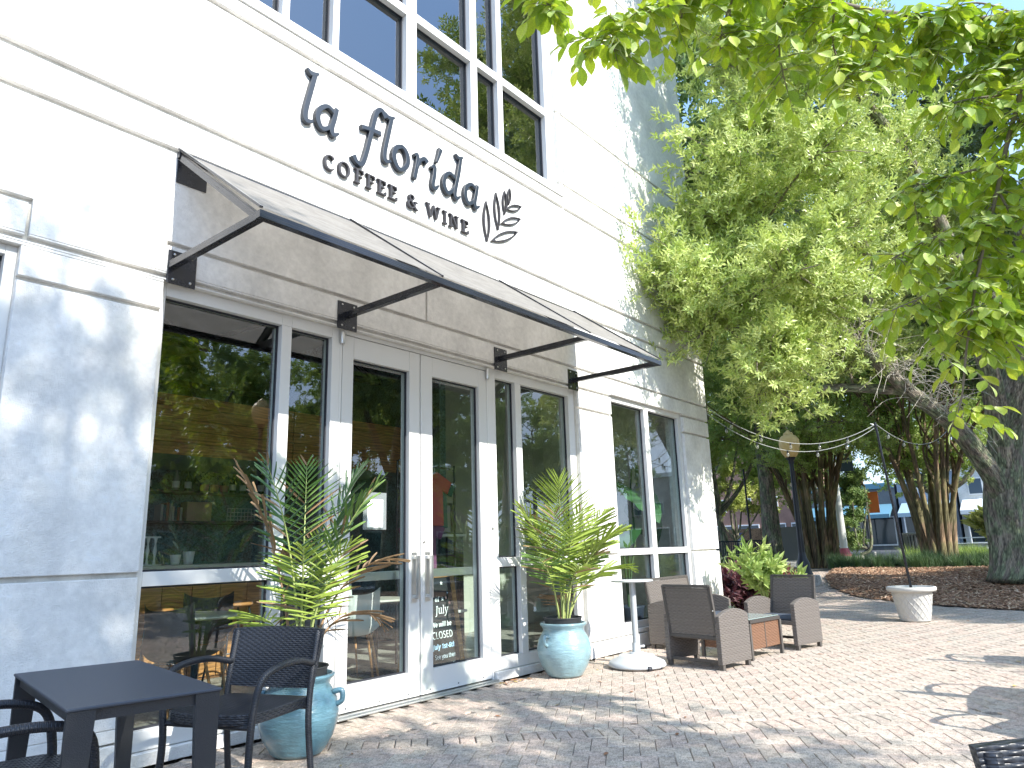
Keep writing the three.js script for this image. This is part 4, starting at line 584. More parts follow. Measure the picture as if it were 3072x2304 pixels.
function pottedPalm(label, x, z, glaze, fronds, seed, k = 1, handleA = 0) {
  R = rngOf(seed);
  const t = thing('potted_palm', label, 'potted palm', [x, 0, z], 0, 'potted palms beside the doors');
  const pot = part(t, 'glazed_pot', lathe(potProf.map(([a, b]) => [a * k, b * k]), 60), glaze);
  for (const a of [0, Math.PI]) { const q = a + handleA, c = Math.cos(q), s = Math.sin(q); part(pot, 'handle', tubeV(curve([V(c * 0.215 * k, 0.36 * k, s * 0.215 * k), V(c * 0.27 * k, 0.365 * k, s * 0.27 * k), V(c * 0.275 * k, 0.31 * k, s * 0.275 * k), V(c * 0.24 * k, 0.285 * k, s * 0.24 * k)], 12), 0.017, 10), glaze); }
  part(t, 'nursery_pot', lathe([[0.15, 0.3], [0.168, 0.47], [0.172, 0.505], [0.18, 0.51], [0.178, 0.518], [0.165, 0.512], [0.155, 0.44], [0, 0.435]].map(([a, b]) => [a * k, b * k]), 44), phys([0.03, 0.032, 0.034], 0.5));
  let count = 0; const rest = [], base = V(0, 0.43 * k, 0);
  const up = V(0, 1, 0), tmp = new THREE.Matrix4();
  for (const f of fronds) { // f: [azimuth, lean, length, droop, leaflet length, material, stems, leaflets]
    const [az, lean, L0, droop, ll, mat, nL = 40] = f, L = L0 * (L0 > 1.2 ? 1.03 : 1.13), dir = V(Math.cos(az), 0, Math.sin(az)), side = V(-Math.sin(az), 0, Math.cos(az)), pts = []; const b0 = base.clone().addScaledVector(dir, rr(0.02, 0.05)).addScaledVector(side, rr(-0.04, 0.04));
    for (let i = 0; i <= 20; i++) { const u = i / 20; const th = lean * (0.35 + 0.65 * u) + droop * u * u; if (i === 0) pts.push(b0.clone()); else pts.push(pts[i - 1].clone().addScaledVector(dir, Math.sin(th) * L / 20).addScaledVector(up, Math.cos(th) * L / 20)); }
    const fr = part(t, 'frond', tubeV(pts, pts.map((_, i) => lerp(0.0125, 0.0018, Math.pow(i / 20, 0.8))), 6), mat === M.palmDry ? M.stemDry : M.stem, mat === M.palmDry ? 'dry brown frond' : null);
    for (let i = 0; i < nL; i++) for (const s of [-1, 1]) {
      const u = lerp(0.4, 0.995, i / (nL - 1)), kx = u * 20, i0 = Math.min(Math.floor(kx), 19), p = pts[i0].clone().lerp(pts[i0 + 1], kx - i0), tan = pts[i0 + 1].clone().sub(pts[i0]).normalize(), nrm = V().crossVectors(side, tan).normalize(); if (nrm.y < 0 && lean + droop < 1.4) nrm.negate();
      const ang = lerp(1.15, 0.35, Math.pow((u - 0.4) / 0.6, 1.4)) + rr(-0.08, 0.08), d = tan.clone().multiplyScalar(Math.cos(ang)).addScaledVector(side, s * Math.sin(ang)).addScaledVector(nrm, rr(0.0, 0.3)).addScaledVector(up, -0.15 - 0.15 * R()).normalize(), len = ll * Math.sin(Math.PI * lerp(0.3, 0.9, (u - 0.4) / 0.6)) * rr(0.9, 1.06);
      const zx = d, xx = V().crossVectors(nrm, zx).normalize(), yx = V().crossVectors(zx, xx); tmp.makeBasis(xx.multiplyScalar(mat === M.palmDry ? 0.008 : 0.0135), yx.multiplyScalar(len * 0.8), zx.clone().multiplyScalar(len)).setPosition(p);
      const m = mat === M.palmDry ? mat : R() < 0.07 ? M.palmDry : mat;
      if (count < 300) { const lf = part(fr, 'leaflet', leafletG, m); tmp.decompose(lf.position, lf.quaternion, lf.scale); count++; } else rest.push([tmp.clone(), m.color]);
    }
  }
  if (rest.length) { const im = new THREE.InstancedMesh(leafletG, leafMat([1, 1, 1]), rest.length); rest.forEach(([m, c], i) => { im.setMatrixAt(i, m); im.setColorAt(i, c); }); im.name = 'leaflets'; im.userData.kind = 'stuff'; im.castShadow = im.receiveShadow = true; t.add(im); }
  return t;
}
const pi = Math.PI;
pottedPalm('blue glazed pot with a ragged palm, behind the woven armchair', -1.6, 0.52, M.glaze, [
  [-0.96, 0.12, 1.4, 0.25, 0.36, M.palmB, 24], [0.35, 0.2, 1.36, 0.3, 0.36, M.palmC, 22], [2.9, 0.2, 1.36, 0.35, 0.32, M.palmC, 18], [0.9, 0.32, 1.2, 0.4, 0.32, M.palmB, 20], [-2.6, 0.25, 1.36, 0.3, 0.3, M.palmDry, 14],
  [0.15, 0.5, 1.0, 1.2, 0.28, M.palmDry, 14], [2.2, 0.4, 0.85, 0.6, 0.3, M.palmA, 18], [1.5, 0.4, 0.85, 0.5, 0.3, M.palmA, 18], [0.2, 0.7, 0.7, 1.7, 0.26, M.palmDry, 12], [-0.6, 0.25, 0.9, 0.4, 0.3, M.palmA, 18], [-1.7, 0.8, 0.6, 1.1, 0.26, M.palmA, 14]], 21, 1.0, 0.9);
pottedPalm('pale blue glazed pot with a bright green palm, right of the doors', 1.53, 0.36, M.glazePale, [
  [-0.62, 0.05, 1.42, 0.08, 0.5, M.palmA, 34], [0.25, 0.42, 1.3, 0.6, 0.36, M.palmA, 24], [2.6, 0.34, 1.1, 0.5, 0.34, M.palmA, 22], [3.5, 0.28, 1.1, 0.4, 0.34, M.palmA, 22], [1.3, 0.5, 1.0, 0.65, 0.4, M.palmA, 24], [-0.25, 0.5, 1.1, 0.7, 0.38, M.palmA, 24],
  [1.9, 0.28, 1.05, 0.4, 0.38, M.palmA, 24], [0.0, 0.65, 0.9, 0.9, 0.34, M.palmB, 22], [2.9, 0.55, 0.85, 0.9, 0.28, M.palmB, 18], [-1.2, 0.3, 1.0, 0.4, 0.36, M.palmB, 22], [2.2, 0.6, 0.75, 0.9, 0.28, M.palmA, 16], [0.7, 0.8, 0.85, 1.0, 0.32, M.palmA, 20], [-0.8, 0.9, 0.5, 1.3, 0.22, M.palmDry, 12]], 33, 1.06, 3.2);

// ---------------------------------------------------------------- trees
M.bark = std([0.44, 0.41, 0.35], 0.95, { map: rep(T.barkCol, 0.8, 0.5), bumpMap: rep(T.bark, 1.4, 0.5), bumpScale: 0.03 });
M.crapeBark = std([0.36, 0.26, 0.165], 0.85, { map: rep(T.barkCol, 0.6, 0.22), bumpMap: rep(T.bark, 1, 0.3), bumpScale: 0.012 });
M.twig = std([0.20, 0.17, 0.14], 0.95);
M.leafI = (tr, ro = 0.85, coat = 0) => phys([1, 1, 1], ro, { transmission: tr, thickness: 0, clearcoat: coat, clearcoatRoughness: 0.3 });
// a twig with n leaves, each a folded blade of two or four triangles
function sprig(n, L, len, w, seed, spread = 1.0, tufted = 0.5) {
  const save = R; R = rngOf(seed); const pos = [];
  for (let i = 0; i < n; i++) {
    const u = lerp(1 - tufted, 1, i / (n - 1)) , a = i * 2.4 + rr(-0.4, 0.4), out = spread * (i === n - 1 ? 0.2 : rr(0.6, 1.1)), d = V(Math.cos(a) * Math.sin(out), Math.cos(out), Math.sin(a) * Math.sin(out)).normalize(), b = V(0, u * L, 0), s = V().crossVectors(d, V(rr(-1, 1), 1.3, rr(-1, 1))).normalize(), nn = V().crossVectors(s, d), l = len * rr(0.75, 1.15), m = b.clone().addScaledVector(d, l * 0.5).addScaledVector(nn, l * 0.05), t = b.clone().addScaledVector(d, l).addScaledVector(nn, -l * 0.12);
    const p = m.clone().addScaledVector(s, w / 2).addScaledVector(nn, w * 0.18), q = m.clone().addScaledVector(s, -w / 2).addScaledVector(nn, w * 0.18);
    for (const [x, y, z] of [[b, p, m], [m, p, t], [b, m, q], [m, t, q]]) pos.push(x.x, x.y, x.z, y.x, y.y, y.z, z.x, z.y, z.z);
  }
  R = save; const g = new THREE.BufferGeometry(); g.setAttribute('position', new THREE.Float32BufferAttribute(pos, 3)); g.setAttribute('uv', new THREE.Float32BufferAttribute(new Float32Array(pos.length / 3 * 2), 2)); g.computeVertexNormals(); return g;
}
const SP = { oak: sprig(9, 0.13, 0.085, 0.027, 5, 1.05, 0.7), far: sprig(11, 0.34, 0.2, 0.085, 6, 1.1, 0.85), round: sprig(9, 0.3, 0.15, 0.085, 7, 1.15, 0.9), crape: sprig(12, 0.3, 0.1, 0.055, 8, 1.2, 0.95) };
const arr = (l) => l.map((p) => V(...p));
function tree(o) {
  R = rngOf(o.seed);
  const t = thing(o.name, o.label, 'tree', [0, 0, 0], 0, o.group), all = [];
  o.limbs.forEach((l, i) => { const p = curve(arr(l.p), l.n || 20), r = p.map((_, k) => l.r0 * Math.pow(1 - k / (p.length - 1), l.pow || 1) * (1 - l.r1 / l.r0) + l.r1); if (l.flare) r.forEach((v, k) => { r[k] = v * (1 + l.flare * Math.exp(-k * 0.55)); }); part(t, l.trunk ? 'trunk' : 'limb', tubeV(p, r, l.seg || 14, true, l.wob || 0.12), o.bark || M.bark); p.forEach((q, k) => all.push([q, r[k]])); });
  const tw = [], mats = [], cols = [], m = new THREE.Matrix4(), q = new THREE.Quaternion(), yv = V(0, 1, 0), c0 = o.c0, c1 = o.c1;
  for (const [cx, cy, cz, cr, n, flatY = 0.7] of o.clumps) {
    const c = V(cx, cy, cz); let best = all[0], bd = 1e9; for (const a of all) { const d = a[0].distanceTo(c) + (a[0].y > cy ? 1 : 0); if (d < bd) { bd = d; best = a; } }
    const mid = best[0].clone().lerp(c, 0.5).add(V(rr(-0.15, 0.15) * bd * 0.4, 0.08 * bd, rr(-0.15, 0.15) * bd * 0.4)), main = curve([best[0], mid, c], 8), r0 = Math.min(best[1] * 0.6, 0.02 + 0.022 * bd); tw.push(tubeV(main, main.map((_, k) => lerp(r0, 0.012, k / 8)), 6, false));
    const nb = o.nb || 9, tips = []; for (let k = 0; k < nb; k++) { let d = V(rr(-1, 1), rr(-0.8, 1), rr(-1, 1)); if (d.lengthSq() > 1.2 || d.lengthSq() < 0.05) { d = V(rr(-0.7, 0.7), rr(-0.4, 0.7), rr(-0.7, 0.7)); } const e = c.clone().add(d.multiply(V(cr, cr * flatY, cr))); const st = main[5 + Math.floor(R() * 3)]; const h = st.clone().lerp(e, 0.55).add(V(rr(-1, 1), rr(-0.2, 1), rr(-1, 1)).multiplyScalar(cr * 0.1)); const b = curve([st, h, e], 5); tw.push(tubeV(b, b.map((_, i) => lerp(0.012, 0.004, i / 5) * (o.tw || 1)), 4, false)); tips.push(b); }
    for (let i = 0; i < n; i++) {
      const b = tips[Math.floor(R() * nb)], p = b[1 + Math.floor(R() * 4.999)].clone(), s = cr * 0.42; let g = V(rr(-1, 1) + rr(-1, 1), rr(-1, 1) + rr(-1, 1), rr(-1, 1) + rr(-1, 1)).multiplyScalar(0.5); p.add(g.clone().multiply(V(s, s * 0.8, s)));
      const dir = p.clone().sub(c).multiplyScalar(1 / cr).add(V(rr(-0.9, 0.9), rr(-0.5, 0.9) + (o.lift || 0.2), rr(-0.9, 0.9))).normalize(); q.setFromUnitVectors(yv, dir); const k = (o.scale || 1) * rr(0.75, 1.25);
      mats.push(m.compose(p, q, V(k, k, k)).clone()); const f = R(), h = rr(0.8, 1.2); cols.push(col(lerp(c0[0], c1[0], f) * h, lerp(c0[1], c1[1], f) * h, lerp(c0[2], c1[2], f) * h));
    }
  }
  const br = part(t, 'branches', merge(tw), o.twig || M.twig); br.userData.kind = 'stuff';
  const im = new THREE.InstancedMesh(o.leaf, M.leafI(o.tr ?? 0.35, o.ro, o.coat), mats.length); mats.forEach((x, i) => { im.setMatrixAt(i, x); im.setColorAt(i, cols[i]); }); im.name = 'crown'; im.userData.kind = 'stuff'; im.castShadow = im.receiveShadow = true; t.add(im);
  return t;
}
const crownOf = (cx, cy, cz, rx, ry, rz, k, n, cr, seed, hollow = 0.35) => { const s = rngOf(seed), out = []; let guard = 0; while (out.length < k && guard++ < 5000) { const d = [s() * 2 - 1, s() * 2 - 1, s() * 2 - 1], l = Math.hypot(...d); if (l > 1 || l < hollow) continue; out.push([cx + d[0] * rx, cy + d[1] * ry, cz + d[2] * rz, cr * (0.75 + 0.5 * s()), n]); } return out; };

// great oak at the right: trunk, leaning limb and the sunlit foliage by the corner of the building
{
  const T2 = [[4.54, 5.18, 0.62], [4.87, 6.86, 1.2], [5.01, 5.9, 0.9], [5.87, 6.43, 1.4], [6.3, 5.13, 1.02], [6.36, 7.11, 2.03], [7.44, 6.06, 1.79], [7.9, 6.74, 2.27], [7.73, 4.67, 1.08], [5.3, 4.74, 0.84], [4.75, 4.05, 0.6], [8.89, 5.73, 2.12], [8.28, 5.35, 1.61], [4.95, 7.3, 1.55], [4.68, 4.66, 0.5], [8.7, 4.5, 0.8], [6.9, 5.6, 1.6], [5.6, 5.5, 1.1], [7.1, 6.9, 2.1], [9.6, 5.1, 1.7], [6.6, 4.3, 0.9], [9.3, 6.6, 2.6], [10.1, 5.9, 2.5], [9.9, 4.5, 1.3], [10.6, 4.9, 2.0], [8.0, 7.3, 2.7], [5.5, 7.6, 1.8], [10.8, 5.6, 2.9], [6.9, 8.3, 2.5], [8.6, 8.2, 3.0], [9.6, 7.5, 3.1], [6.0, 8.2, 2.1], [10.6, 6.9, 3.2]];
  const cl = T2.map(([x, y, z], i) => [x, y, z, 0.84 + 0.12 * Math.sin(i * 2.3), 360, 0.75]);
  // higher boughs, mostly above the picture, that shade the corner of the wall
  for (const [x, y, z] of [[5.0, 8.9, 1.6], [5.4, 10.4, 1.5], [5.0, 11.8, 1.8], [5.9, 9.4, 1.9], [5.8, 12.6, 2.2], [6.4, 11.2, 2.4], [5.2, 9.6, 3.8], [5.0, 10.9, 4.0], [4.7, 4.7, 2.2], [5.3, 5.4, 2.6], [5.0, 6.4, 2.6], [5.9, 4.5, 2.2], [5.5, 3.7, 1.9], [4.95, 3.5, 1.6], [5.6, 8.6, 2.6], [4.8, 9.8, 2.2], [5.5, 11.6, 2.8], [4.9, 12.8, 2.6], [6.1, 10.2, 3.0], [4.7, 8.4, 1.5], [5.9, 3.2, 1.3]]) cl.push([x, y, z, y > 8 ? 0.8 : 0.6, y > 8 ? 400 : 330, 0.8]);
  tree({ name: 'live_oak', label: 'great oak with thick grey trunk at the right edge and sunlit bough by the building', seed: 81, leaf: SP.oak, c0: [0.36, 0.48, 0.085], c1: [0.60, 0.67, 0.21], tr: 0.45, ro: 0.8, coat: 0.7, scale: 1.3, nb: 12, tw: 0.9, lift: 0.45,
    limbs: [{ p: [[13.1, 0.3, 3.1], [13.1, 1.0, 3.12], [13.05, 2.0, 3.15], [12.95, 3.0, 3.3], [12.6, 4.2, 3.7], [12.0, 5.6, 4.1], [11.2, 7.6, 4.5]], r0: 0.46, r1: 0.13, n: 34, seg: 22, flare: 0.16, trunk: 1, wob: 0.16, pow: 0.8 },
      { p: [[13.0, 1.9, 3.1], [12.6, 2.45, 3.0], [11.72, 3.32, 2.64], [10.54, 3.95, 2.13], [8.95, 4.63, 1.73], [7.42, 5.18, 1.39], [6.15, 5.98, 1.17]], r0: 0.23, r1: 0.04, n: 30, wob: 0.15 },
      { p: [[13.05, 2.1, 3.2], [12.55, 3.5, 3.3], [11.6, 4.7, 3.35], [10.1, 6.2, 3.28], [8.4, 7.6, 3.0], [6.8, 8.9, 2.4], [5.6, 10.6, 1.9]], r0: 0.25, r1: 0.03, n: 30, wob: 0.15 },
      { p: [[13.08, 2.0, 3.2], [13.25, 4.0, 3.6], [13.6, 6.5, 4.4], [13.4, 9.0, 5.0]], r0: 0.3, r1: 0.06, n: 20, wob: 0.15 }, { p: [[10.6, 3.95, 2.1], [9.6, 4.0, 1.2], [8.6, 3.9, 0.6], [7.3, 4.1, 0.7], [5.6, 4.4, 0.7]], r0: 0.1, r1: 0.02, n: 20 }, { p: [[9.0, 4.6, 1.75], [8.4, 5.6, 2.2], [7.6, 6.6, 2.2], [6.4, 7.1, 1.9]], r0: 0.1, r1: 0.02, n: 16 }],
    clumps: cl });
  // bare grey twigs along the leaning limb
  { const tr = scene.children[scene.children.length - 1], tw = []; R = rngOf(99); for (let k = 0; k < 80; k++) { const u = R(), a = V(lerp(11.6, 8.6, u), lerp(3.45, 4.75, u), lerp(2.6, 1.65, u)), d = V(rr(-1, 0.1), rr(-0.35, 0.55), rr(-0.2, 0.9)).normalize(), L = rr(0.4, 1.3), m = a.clone().addScaledVector(d, L * 0.5).add(V(rr(-0.15, 0.15), rr(-0.05, 0.2), rr(-0.15, 0.15))), e = a.clone().addScaledVector(d, L).add(V(rr(-0.2, 0.2), rr(-0.3, 0.1), rr(-0.2, 0.2))), c = curve([a, m, e], 8); tw.push(tubeV(c, c.map((_, i) => lerp(0.008, 0.002, i / 8)), 5, false)); for (let q = 0; q < 2; q++) { const s = c[3 + Math.floor(R() * 4)], f = s.clone().add(V(rr(-0.35, 0.1), rr(-0.25, 0.25), rr(-0.15, 0.35))), g = curve([s, s.clone().lerp(f, 0.5).add(V(0, rr(-0.06, 0.06), 0)), f], 5); tw.push(tubeV(g, g.map((_, i) => lerp(0.0045, 0.0015, i / 5)), 4, false)); } } part(tr, 'bare_twigs', merge(tw), std([0.5, 0.46, 0.39], 0.95)).userData.kind = 'stuff'; }
  // dark upper crown of the same tree behind
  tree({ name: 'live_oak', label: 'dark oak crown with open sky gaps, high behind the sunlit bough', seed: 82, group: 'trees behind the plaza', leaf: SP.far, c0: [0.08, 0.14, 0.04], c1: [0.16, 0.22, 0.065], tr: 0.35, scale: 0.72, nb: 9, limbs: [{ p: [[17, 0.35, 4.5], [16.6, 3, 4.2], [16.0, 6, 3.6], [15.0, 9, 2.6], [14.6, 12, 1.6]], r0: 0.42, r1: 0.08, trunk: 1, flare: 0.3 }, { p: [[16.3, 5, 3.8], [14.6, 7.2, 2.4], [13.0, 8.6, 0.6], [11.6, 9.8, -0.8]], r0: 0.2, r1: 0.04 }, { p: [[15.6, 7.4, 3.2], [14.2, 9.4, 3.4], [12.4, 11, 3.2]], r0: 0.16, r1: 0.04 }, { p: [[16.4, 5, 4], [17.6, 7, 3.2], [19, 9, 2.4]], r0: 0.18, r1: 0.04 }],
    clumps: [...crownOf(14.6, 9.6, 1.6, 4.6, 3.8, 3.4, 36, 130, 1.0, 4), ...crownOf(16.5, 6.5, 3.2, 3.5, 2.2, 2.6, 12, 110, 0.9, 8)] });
}
// crape myrtles with many stems
for (const [x, z, seed, w] of [[19.0, -2.35, 91, 'many stemmed crape myrtle behind the black lamp post'], [18.3, 0.95, 92, 'many stemmed crape myrtle behind the white planter']]) {
  R = rngOf(seed); const y0 = TH(x, z) - 0.05, limbs = [];
  for (let k = 0; k < 13; k++) { const a = (k / 13) * 6.28 + rr(-0.3, 0.3), b = rr(0.18, 0.46), s = rr(0.5, 1.9), h = rr(4.8, 7.0), cx = Math.cos(a), cz = Math.sin(a); limbs.push({ p: [[x + cx * b, y0, z + cz * b], [x + cx * (b + 0.06), y0 + 0.8, z + cz * (b + 0.06)], [x + cx * (b + s * 0.2) + rr(-0.08, 0.08), y0 + h * 0.35, z + cz * (b + s * 0.2)], [x + cx * (b + s * 0.6), y0 + h * 0.7, z + cz * (b + s * 0.6)], [x + cx * (b + s * 1.5), y0 + h, z + cz * (b + s * 1.5)]], r0: rr(0.07, 0.145), r1: 0.016, n: 18, seg: 10, flare: 0.45, trunk: 1, wob: 0.22 });
    limbs.push({ p: [[x + cx * (b + s * 0.25), y0 + h * 0.4, z + cz * (b + s * 0.25)], [x + cx * (b + s * 0.2) + rr(-0.5, 0.5), y0 + h * 0.65, z + cz * (b + s * 0.2) + rr(-0.5, 0.5)], [x + cx * (b + s) + rr(-0.9, 0.9), y0 + h * 0.95, z + cz * (b + s) + rr(-0.9, 0.9)]], r0: 0.042, r1: 0.01, n: 12, seg: 7 });
    limbs.push({ p: [[x + cx * (b + s * 0.45), y0 + h * 0.55, z + cz * (b + s * 0.45)], [x + cx * (b + s * 0.7) + rr(-0.7, 0.7), y0 + h * 0.8, z + cz * (b + s * 0.7) + rr(-0.7, 0.7)], [x + cx * (b + s * 1.6) + rr(-0.9, 0.9), y0 + h * 1.05, z + cz * (b + s * 1.6) + rr(-0.9, 0.9)]], r0: 0.035, r1: 0.008, n: 12, seg: 6 }); }
  tree({ name: 'crape_myrtle', label: w, seed: seed + 10, group: 'crape myrtles in the bed', bark: M.crapeBark, leaf: SP.crape, c0: [0.27, 0.41, 0.07], c1: [0.48, 0.58, 0.14], tr: 0.55, scale: 0.95, limbs, clumps: crownOf(x, 5.7, z, 3.4, 2.7, 3.0, 46, 130, 0.85, seed + 3, 0.2) });
}
// trees behind, each with its own trunk
{
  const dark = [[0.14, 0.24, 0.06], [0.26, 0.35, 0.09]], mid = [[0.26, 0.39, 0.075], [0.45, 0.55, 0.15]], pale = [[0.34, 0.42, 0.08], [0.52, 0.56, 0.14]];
  const L = [
    [21.5, -9.5, 11, 3.6, mid, 'tall dark tree just past the corner of the building', 26], [26, -11, 14, 4.2, dark, 'tall dark tree behind the tan wall, second past the corner', 26], [27.5, -5.5, 13.5, 4.2, mid, 'green tree behind the first crape myrtle', 36], [30, -1.0, 15, 4.8, mid, 'broad tree behind the planter pole', 40],
    [30, 4.5, 14, 4.6, mid, 'green tree far behind the great oak trunk', 34], [36, -15, 17, 5, mid, 'tall tree far behind the tan wall', 20], [38, -8, 18, 5, dark, 'tall dark tree far behind between lamp and crape myrtle', 22], [40, -2, 18, 5.2, mid, 'tall tree in front of the far shops', 22], [42, 5, 18, 5.2, dark, 'tall dark tree far right before the shops', 20],
    [25.5, -7.6, 4.2, 1.5, pale, 'small yellow green tree above the tan wall', 12], [23, 3.6, 9, 2.8, mid, 'medium tree between the oak trunk and crape myrtle', 18], [20.5, -6.0, 8, 2.4, mid, 'slender tree behind the black bench', 18], [15.0, -5.2, 19, 4.8, dark, 'tall dark tree rising behind the corner of the building', 48, 7], [18.5, -3.6, 15, 3.6, dark, 'tall dark tree over the first crape myrtle', 22, 8], [27.0, -3.3, 3.8, 0.75, dark, 'small dark green tree beside the banner pole', 16, 0.5]];
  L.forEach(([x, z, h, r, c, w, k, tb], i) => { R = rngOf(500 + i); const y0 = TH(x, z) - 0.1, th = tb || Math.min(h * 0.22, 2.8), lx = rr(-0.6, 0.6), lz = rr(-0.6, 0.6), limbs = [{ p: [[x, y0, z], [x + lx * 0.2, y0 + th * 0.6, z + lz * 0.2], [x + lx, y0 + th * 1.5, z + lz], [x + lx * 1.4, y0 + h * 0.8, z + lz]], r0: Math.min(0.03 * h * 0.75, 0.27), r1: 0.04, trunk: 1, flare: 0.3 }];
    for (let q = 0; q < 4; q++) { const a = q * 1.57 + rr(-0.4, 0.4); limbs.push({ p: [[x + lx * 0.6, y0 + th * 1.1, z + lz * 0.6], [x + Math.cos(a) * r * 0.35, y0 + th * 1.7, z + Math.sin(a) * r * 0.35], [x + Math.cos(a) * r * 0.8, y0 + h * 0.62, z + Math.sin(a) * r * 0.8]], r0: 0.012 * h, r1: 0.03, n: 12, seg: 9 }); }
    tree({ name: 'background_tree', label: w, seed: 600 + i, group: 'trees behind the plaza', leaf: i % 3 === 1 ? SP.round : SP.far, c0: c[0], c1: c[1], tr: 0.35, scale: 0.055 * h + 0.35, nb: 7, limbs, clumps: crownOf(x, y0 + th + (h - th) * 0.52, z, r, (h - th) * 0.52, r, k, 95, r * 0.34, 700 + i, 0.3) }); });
}
// trees on the sunny side, outside the picture: they shade the left wall and the near paving and are mirrored in the glass
tree({ name: 'plaza_tree', label: 'broad tree behind the camera that dapples the left wall', seed: 40, group: 'trees on the sunny side', leaf: SP.round, c0: [0.24, 0.36, 0.06], c1: [0.44, 0.54, 0.11], tr: 0.45, scale: 0.62, nb: 8, limbs: [{ p: [[-3.6, 0, 13], [-3.5, 2.5, 12.8], [-3.6, 5, 12.4], [-3.6, 8.5, 12]], r0: 0.3, r1: 0.1, trunk: 1, flare: 0.3 }, { p: [[-3.5, 4, 12.5], [-2.2, 6.4, 11.8], [-1.0, 8.2, 11.4]], r0: 0.16, r1: 0.04 }, { p: [[-3.5, 4, 12.5], [-5.4, 6.6, 12], [-6.8, 8.6, 11.5]], r0: 0.16, r1: 0.04 }], clumps: [...crownOf(-4.2, 8.6, 11.8, 2.7, 3.1, 2.6, 120, 25, 0.8, 12, 0.0), ...crownOf(-0.9, 6.1, 11.0, 1.6, 0.8, 1.5, 20, 44, 0.6, 13, 0.0)] });
tree({ name: 'plaza_tree', label: 'tall tree outside the right edge mirrored in the upper window', seed: 41, group: 'trees on the sunny side', leaf: SP.round, c0: [0.22, 0.33, 0.06], c1: [0.4, 0.5, 0.11], tr: 0.5, scale: 1.0, nb: 8, limbs: [{ p: [[13.6, 0.2, 10.0], [13.5, 3, 9.8], [13.0, 7, 9.2], [12.4, 13, 8.4]], r0: 0.4, r1: 0.08, trunk: 1, flare: 0.3 }, { p: [[13.2, 6, 9.4], [11.4, 9, 8.6], [10.2, 12, 8]], r0: 0.16, r1: 0.04 }, { p: [[13.2, 6, 9.4], [14.5, 9, 9], [15, 12, 8.6]], r0: 0.16, r1: 0.04 }], clumps: crownOf(12.3, 12.2, 8.3, 3.3, 4.4, 2.6, 44, 120, 1.05, 14, 0.2) });
tree({ name: 'plaza_tree', label: 'spreading tree outside the right edge that shades the far paving', seed: 43, group: 'trees on the sunny side', leaf: SP.round, c0: [0.22, 0.33, 0.06], c1: [0.4, 0.5, 0.11], tr: 0.5, scale: 1.0, nb: 8, limbs: [{ p: [[11.4, 0, 13.4], [11.4, 2, 13.3], [11.2, 4.4, 12.8], [11, 7, 12]], r0: 0.3, r1: 0.07, trunk: 1, flare: 0.3 }, { p: [[11.3, 3.4, 13], [9.4, 5.6, 12.2], [8.2, 7, 11.6]], r0: 0.14, r1: 0.03 }, { p: [[11.3, 3.4, 13], [13, 5.6, 12.4], [14.2, 7, 12]], r0: 0.14, r1: 0.03 }], clumps: crownOf(11.0, 7.5, 11.9, 3.5, 2.0, 2.6, 34, 105, 0.95, 17, 0.1) });
tree({ name: 'plaza_tree', label: 'leafy tree across the road mirrored in the doors', seed: 42, group: 'trees on the sunny side', leaf: SP.round, c0: [0.26, 0.38, 0.06], c1: [0.46, 0.55, 0.12], tr: 0.5, scale: 1.1, nb: 8, limbs: [{ p: [[4.5, 0, 16.2], [4.6, 2, 16.2], [4.4, 4, 16.1], [4.5, 7, 16]], r0: 0.28, r1: 0.06, trunk: 1, flare: 0.3 }, { p: [[4.5, 3, 16.1], [2.6, 5, 15.6], [1.6, 6.5, 15.4]], r0: 0.14, r1: 0.03 }, { p: [[4.5, 3, 16.1], [6.4, 5, 16], [7.2, 6.4, 16]], r0: 0.14, r1: 0.03 }], clumps: crownOf(4.4, 5.6, 16, 3.6, 2.3, 2.2, 26, 100, 1.0, 15, 0.2) });
[[7, 30, 12, 4.4], [13, 29, 13, 4.8], [18, 31, 13, 4.8], [23, 29, 13, 4.8], [28, 31, 14, 5.0], [34, 29, 13, 4.8], [41, 30, 14, 5.0], [49, 29, 13, 4.8]].forEach(([x, z, h, r], i) => tree({ name: 'street_tree', label: 'street tree across the road mirrored in the glass, ' + ['first', 'second', 'third', 'fourth', 'fifth', 'sixth', 'seventh', 'eighth'][i] + ' from the left', seed: 800 + i, group: 'street trees across the road', leaf: SP.far, c0: [0.24, 0.35, 0.06], c1: [0.44, 0.53, 0.13], tr: 0.5, scale: 1.15, nb: 6, limbs: [{ p: [[x, -0.05, z], [x + 0.1, h * 0.3, z], [x, h * 0.75, z]], r0: 0.3, r1: 0.06, trunk: 1, flare: 0.3 }], clumps: crownOf(x, h * 0.62, z, r, h * 0.36, r, 30, 90, r * 0.36, 900 + i, 0.15) }));

